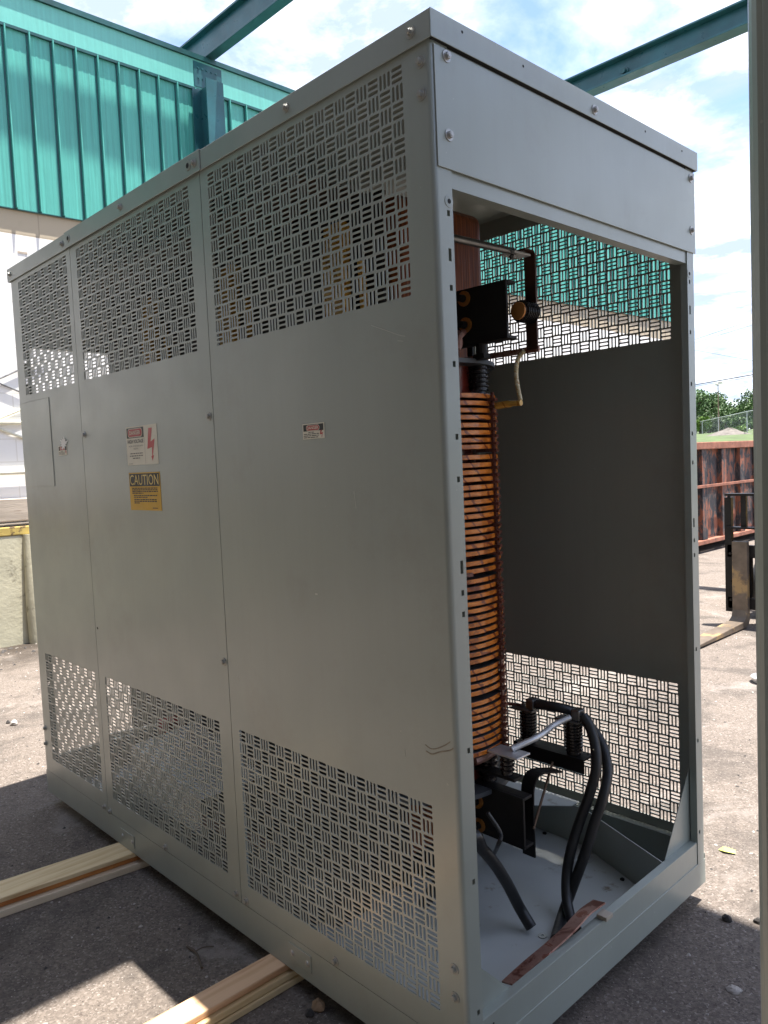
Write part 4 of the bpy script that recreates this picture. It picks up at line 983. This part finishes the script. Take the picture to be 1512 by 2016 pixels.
# lamp
p = far(1415, 850, 110); zt_ = far(1414, 756, 110).z; z0 = hgt(p.x, p.y)
lp = empty('lamp_post', (p.x, p.y, z0), 'tall brown lamp post with twin floodlights before the trees', 'lamp post')
MB().tube([(p.x, p.y, z0), (p.x, p.y, zt_)], [.11, .07], 8).build('pole', simple('brown_pole', (.20, .13, .09), .7), lp)
for dx_, s_ in ((.28, .42), (-.16, .22)):
    q = Vector((p.x+CR.x*dx_*1.4, p.y+CR.y*dx_*1.4, zt_-.05)); MB().box(q.x-s_*.7, q.x+s_*.7, q.y-s_*.6, q.y+s_*.6, q.z-.05+dx_*.3, q.z+.16+dx_*.3).build('floodlight', M['white'], lp, bevel=.03)
MB().box(p.x-.35, p.x+.35, p.y-.05, p.y+.05, zt_-.25, zt_-.17).build('cross_arm', M['galv'], lp)
# chain link fence, receding from near right to far left
fa, fb = far(1520, 868, 48), far(1372, 870, 118); 
def fpt(t): 
    x, y = fa.x+(fb.x-fa.x)*t, fa.y+(fb.y-fa.y)*t; return Vector((x, y, hgt(x, y)))
fn = empty('chain_link_fence', fpt(.3), 'galvanised chain link fence climbing the grass bank behind the container', 'fence')
FH = 1.75
rail = [fpt(t/12)+Vector((0,0,FH)) for t in range(-6, 14)]
MB().tube(rail, .03, 6).build('top_rail', M['galv'], fn)
for t in range(-6, 14, 4): q = fpt(t/12); MB().tube([q, q+Vector((0,0,FH+.05))], .035, 6).build('fence_post', M['galv'], fn)
b = MB(); D_ = (fb-fa); LN = Vector((D_.x, D_.y, 0)).length
st_ = .16
for k in range(int(LN*1.5/st_)):
    s_ = -.5*LN+k*st_
    for sg in (1, -1):
        t0, t1 = s_/LN, (s_+sg*FH)/LN
        if t0 < -.5 or t1 < -.5 or t1 > 1.08: continue
        q0, q1 = fpt(t0), fpt(t1)+Vector((0,0,FH)); e_ = Vector((D_.x, D_.y, 0)).normalized()*.005
        b.add([q0-e_, q0+e_, q1+e_, q1-e_], [(0,1,2,3)])
b.build('mesh_wire', M['galv'], fn)
# gravel heap
p = far(1436, 868, 60); z0 = hgt(p.x, p.y)
b = MB(); rr_ = random.Random(8); rings = []
for i, q in enumerate((1.9, 1.4, .9, .45, .1)):
    for k in range(20): w = 6.283*k/20; b.v.append((p.x+q*math.cos(w)*rr_.uniform(.9, 1.1), p.y+q*math.sin(w)*rr_.uniform(.9, 1.1), z0-.05+.16*i*rr_.uniform(.85, 1.1)))
b.f = [(i*20+k, i*20+(k+1) % 20, (i+1)*20+(k+1) % 20, (i+1)*20+k) for i in range(4) for k in range(20)]+[tuple(80+k for k in range(20))]; b.m = [0]*len(b.f)
tag(b.build('gravel_heap', M['gravelpile']), 'low pale gravel heap on the bank above the container', 'gravel heap')
# wires
for i, (a, c, q) in enumerate((((1372, 757), (1486, 737), .035), ((1372, 760), (1486, 741), .015), ((1372, 690), (1486, 711), .012), ((1372, 667), (1480, 631), .015), ((1372, 674), (1480, 640), .012))):
    p0, p1 = far(*a, 70), far(*c, 62); d = p1-p0
    tag(MB().tube([p0-d*12, p0-d*3, p1+d*3, p1+d*12], q, 6).build('power_line', M['black']), ['thick power line crossing just above the lamp post', 'thin wire just under the thick power line', 'faint wire sloping down to the right high in the sky gap', 'upper faint wire sloping up to the right', 'lower faint wire of the pair sloping up to the right'][i], 'power line', 'overhead wires')

# ------------------------------------------------------------------ light
S = Vector((.15, .107, 1)).normalized()
el = math.asin(S.z); az = math.atan2(S.x, S.y)
sl = bpy.data.lights.new('sun', 'SUN'); sl.energy = 2.8; sl.angle = R(.5); sl.color = (1, .95, .88)
so = bpy.data.objects.new('sun', sl); COL.objects.link(so); so.rotation_euler = (-S).to_track_quat('-Z', 'Y').to_euler()
w = bpy.data.worlds.new('World'); sc.world = w; w.use_nodes = True; nt = w.node_tree
bg = nt.nodes['Background']; sky = node(nt, 'ShaderNodeTexSky'); sky.sky_type = 'NISHITA'; sky.sun_disc = False
sky.sun_elevation = el; sky.sun_rotation = az; sky.air_density = 1.1; sky.dust_density = 1.0
tc = node(nt, 'ShaderNodeTexCoord'); sx = node(nt, 'ShaderNodeSeparateXYZ'); nt.links.new(tc.outputs['Generated'], sx.inputs[0])
# project the direction on a cloud layer
mz = node(nt, 'ShaderNodeMath', operation='MAXIMUM'); nt.links.new(sx.outputs[2], mz.inputs[0]); mz.inputs[1].default_value = .03
ad = node(nt, 'ShaderNodeMath', operation='ADD'); nt.links.new(mz.outputs[0], ad.inputs[0]); ad.inputs[1].default_value = .12
dv = node(nt, 'ShaderNodeVectorMath', operation='DIVIDE'); nt.links.new(tc.outputs['Generated'], dv.inputs[0])
cb3 = node(nt, 'ShaderNodeCombineXYZ'); [nt.links.new(ad.outputs[0], cb3.inputs[i]) for i in range(3)]; nt.links.new(cb3.outputs[0], dv.inputs[1])
n1 = noise(nt, dv.outputs[0], 1.6, 9, .55, .3); n2 = noise(nt, mapped(nt, dv.outputs[0], (1, 1, 1), (0, 0, 1)), 3.7, 8, .62, .2)
cov = ramp(nt, n1, [(.37, 0.0), (.51, 1.0)])
shade = ramp(nt, n2, [(.42, (2.0, 2.4, 3.2)), (.70, (5.8, 5.9, 6.1))])
blue = mixc(nt, 1.0, sky.outputs[0], (.72, .74, .92), 'MULTIPLY')
col = mixc(nt, cov, blue, shade)
nt.links.new(col, bg.inputs[0]); bg.inputs[1].default_value = .07

sc.view_settings.view_transform = 'Standard'; sc.view_settings.look = 'None'; sc.view_settings.exposure = 2.5; sc.view_settings.gamma = 1
sc.cycles.max_bounces = 8; sc.cycles.diffuse_bounces = 5; sc.cycles.use_denoising = True
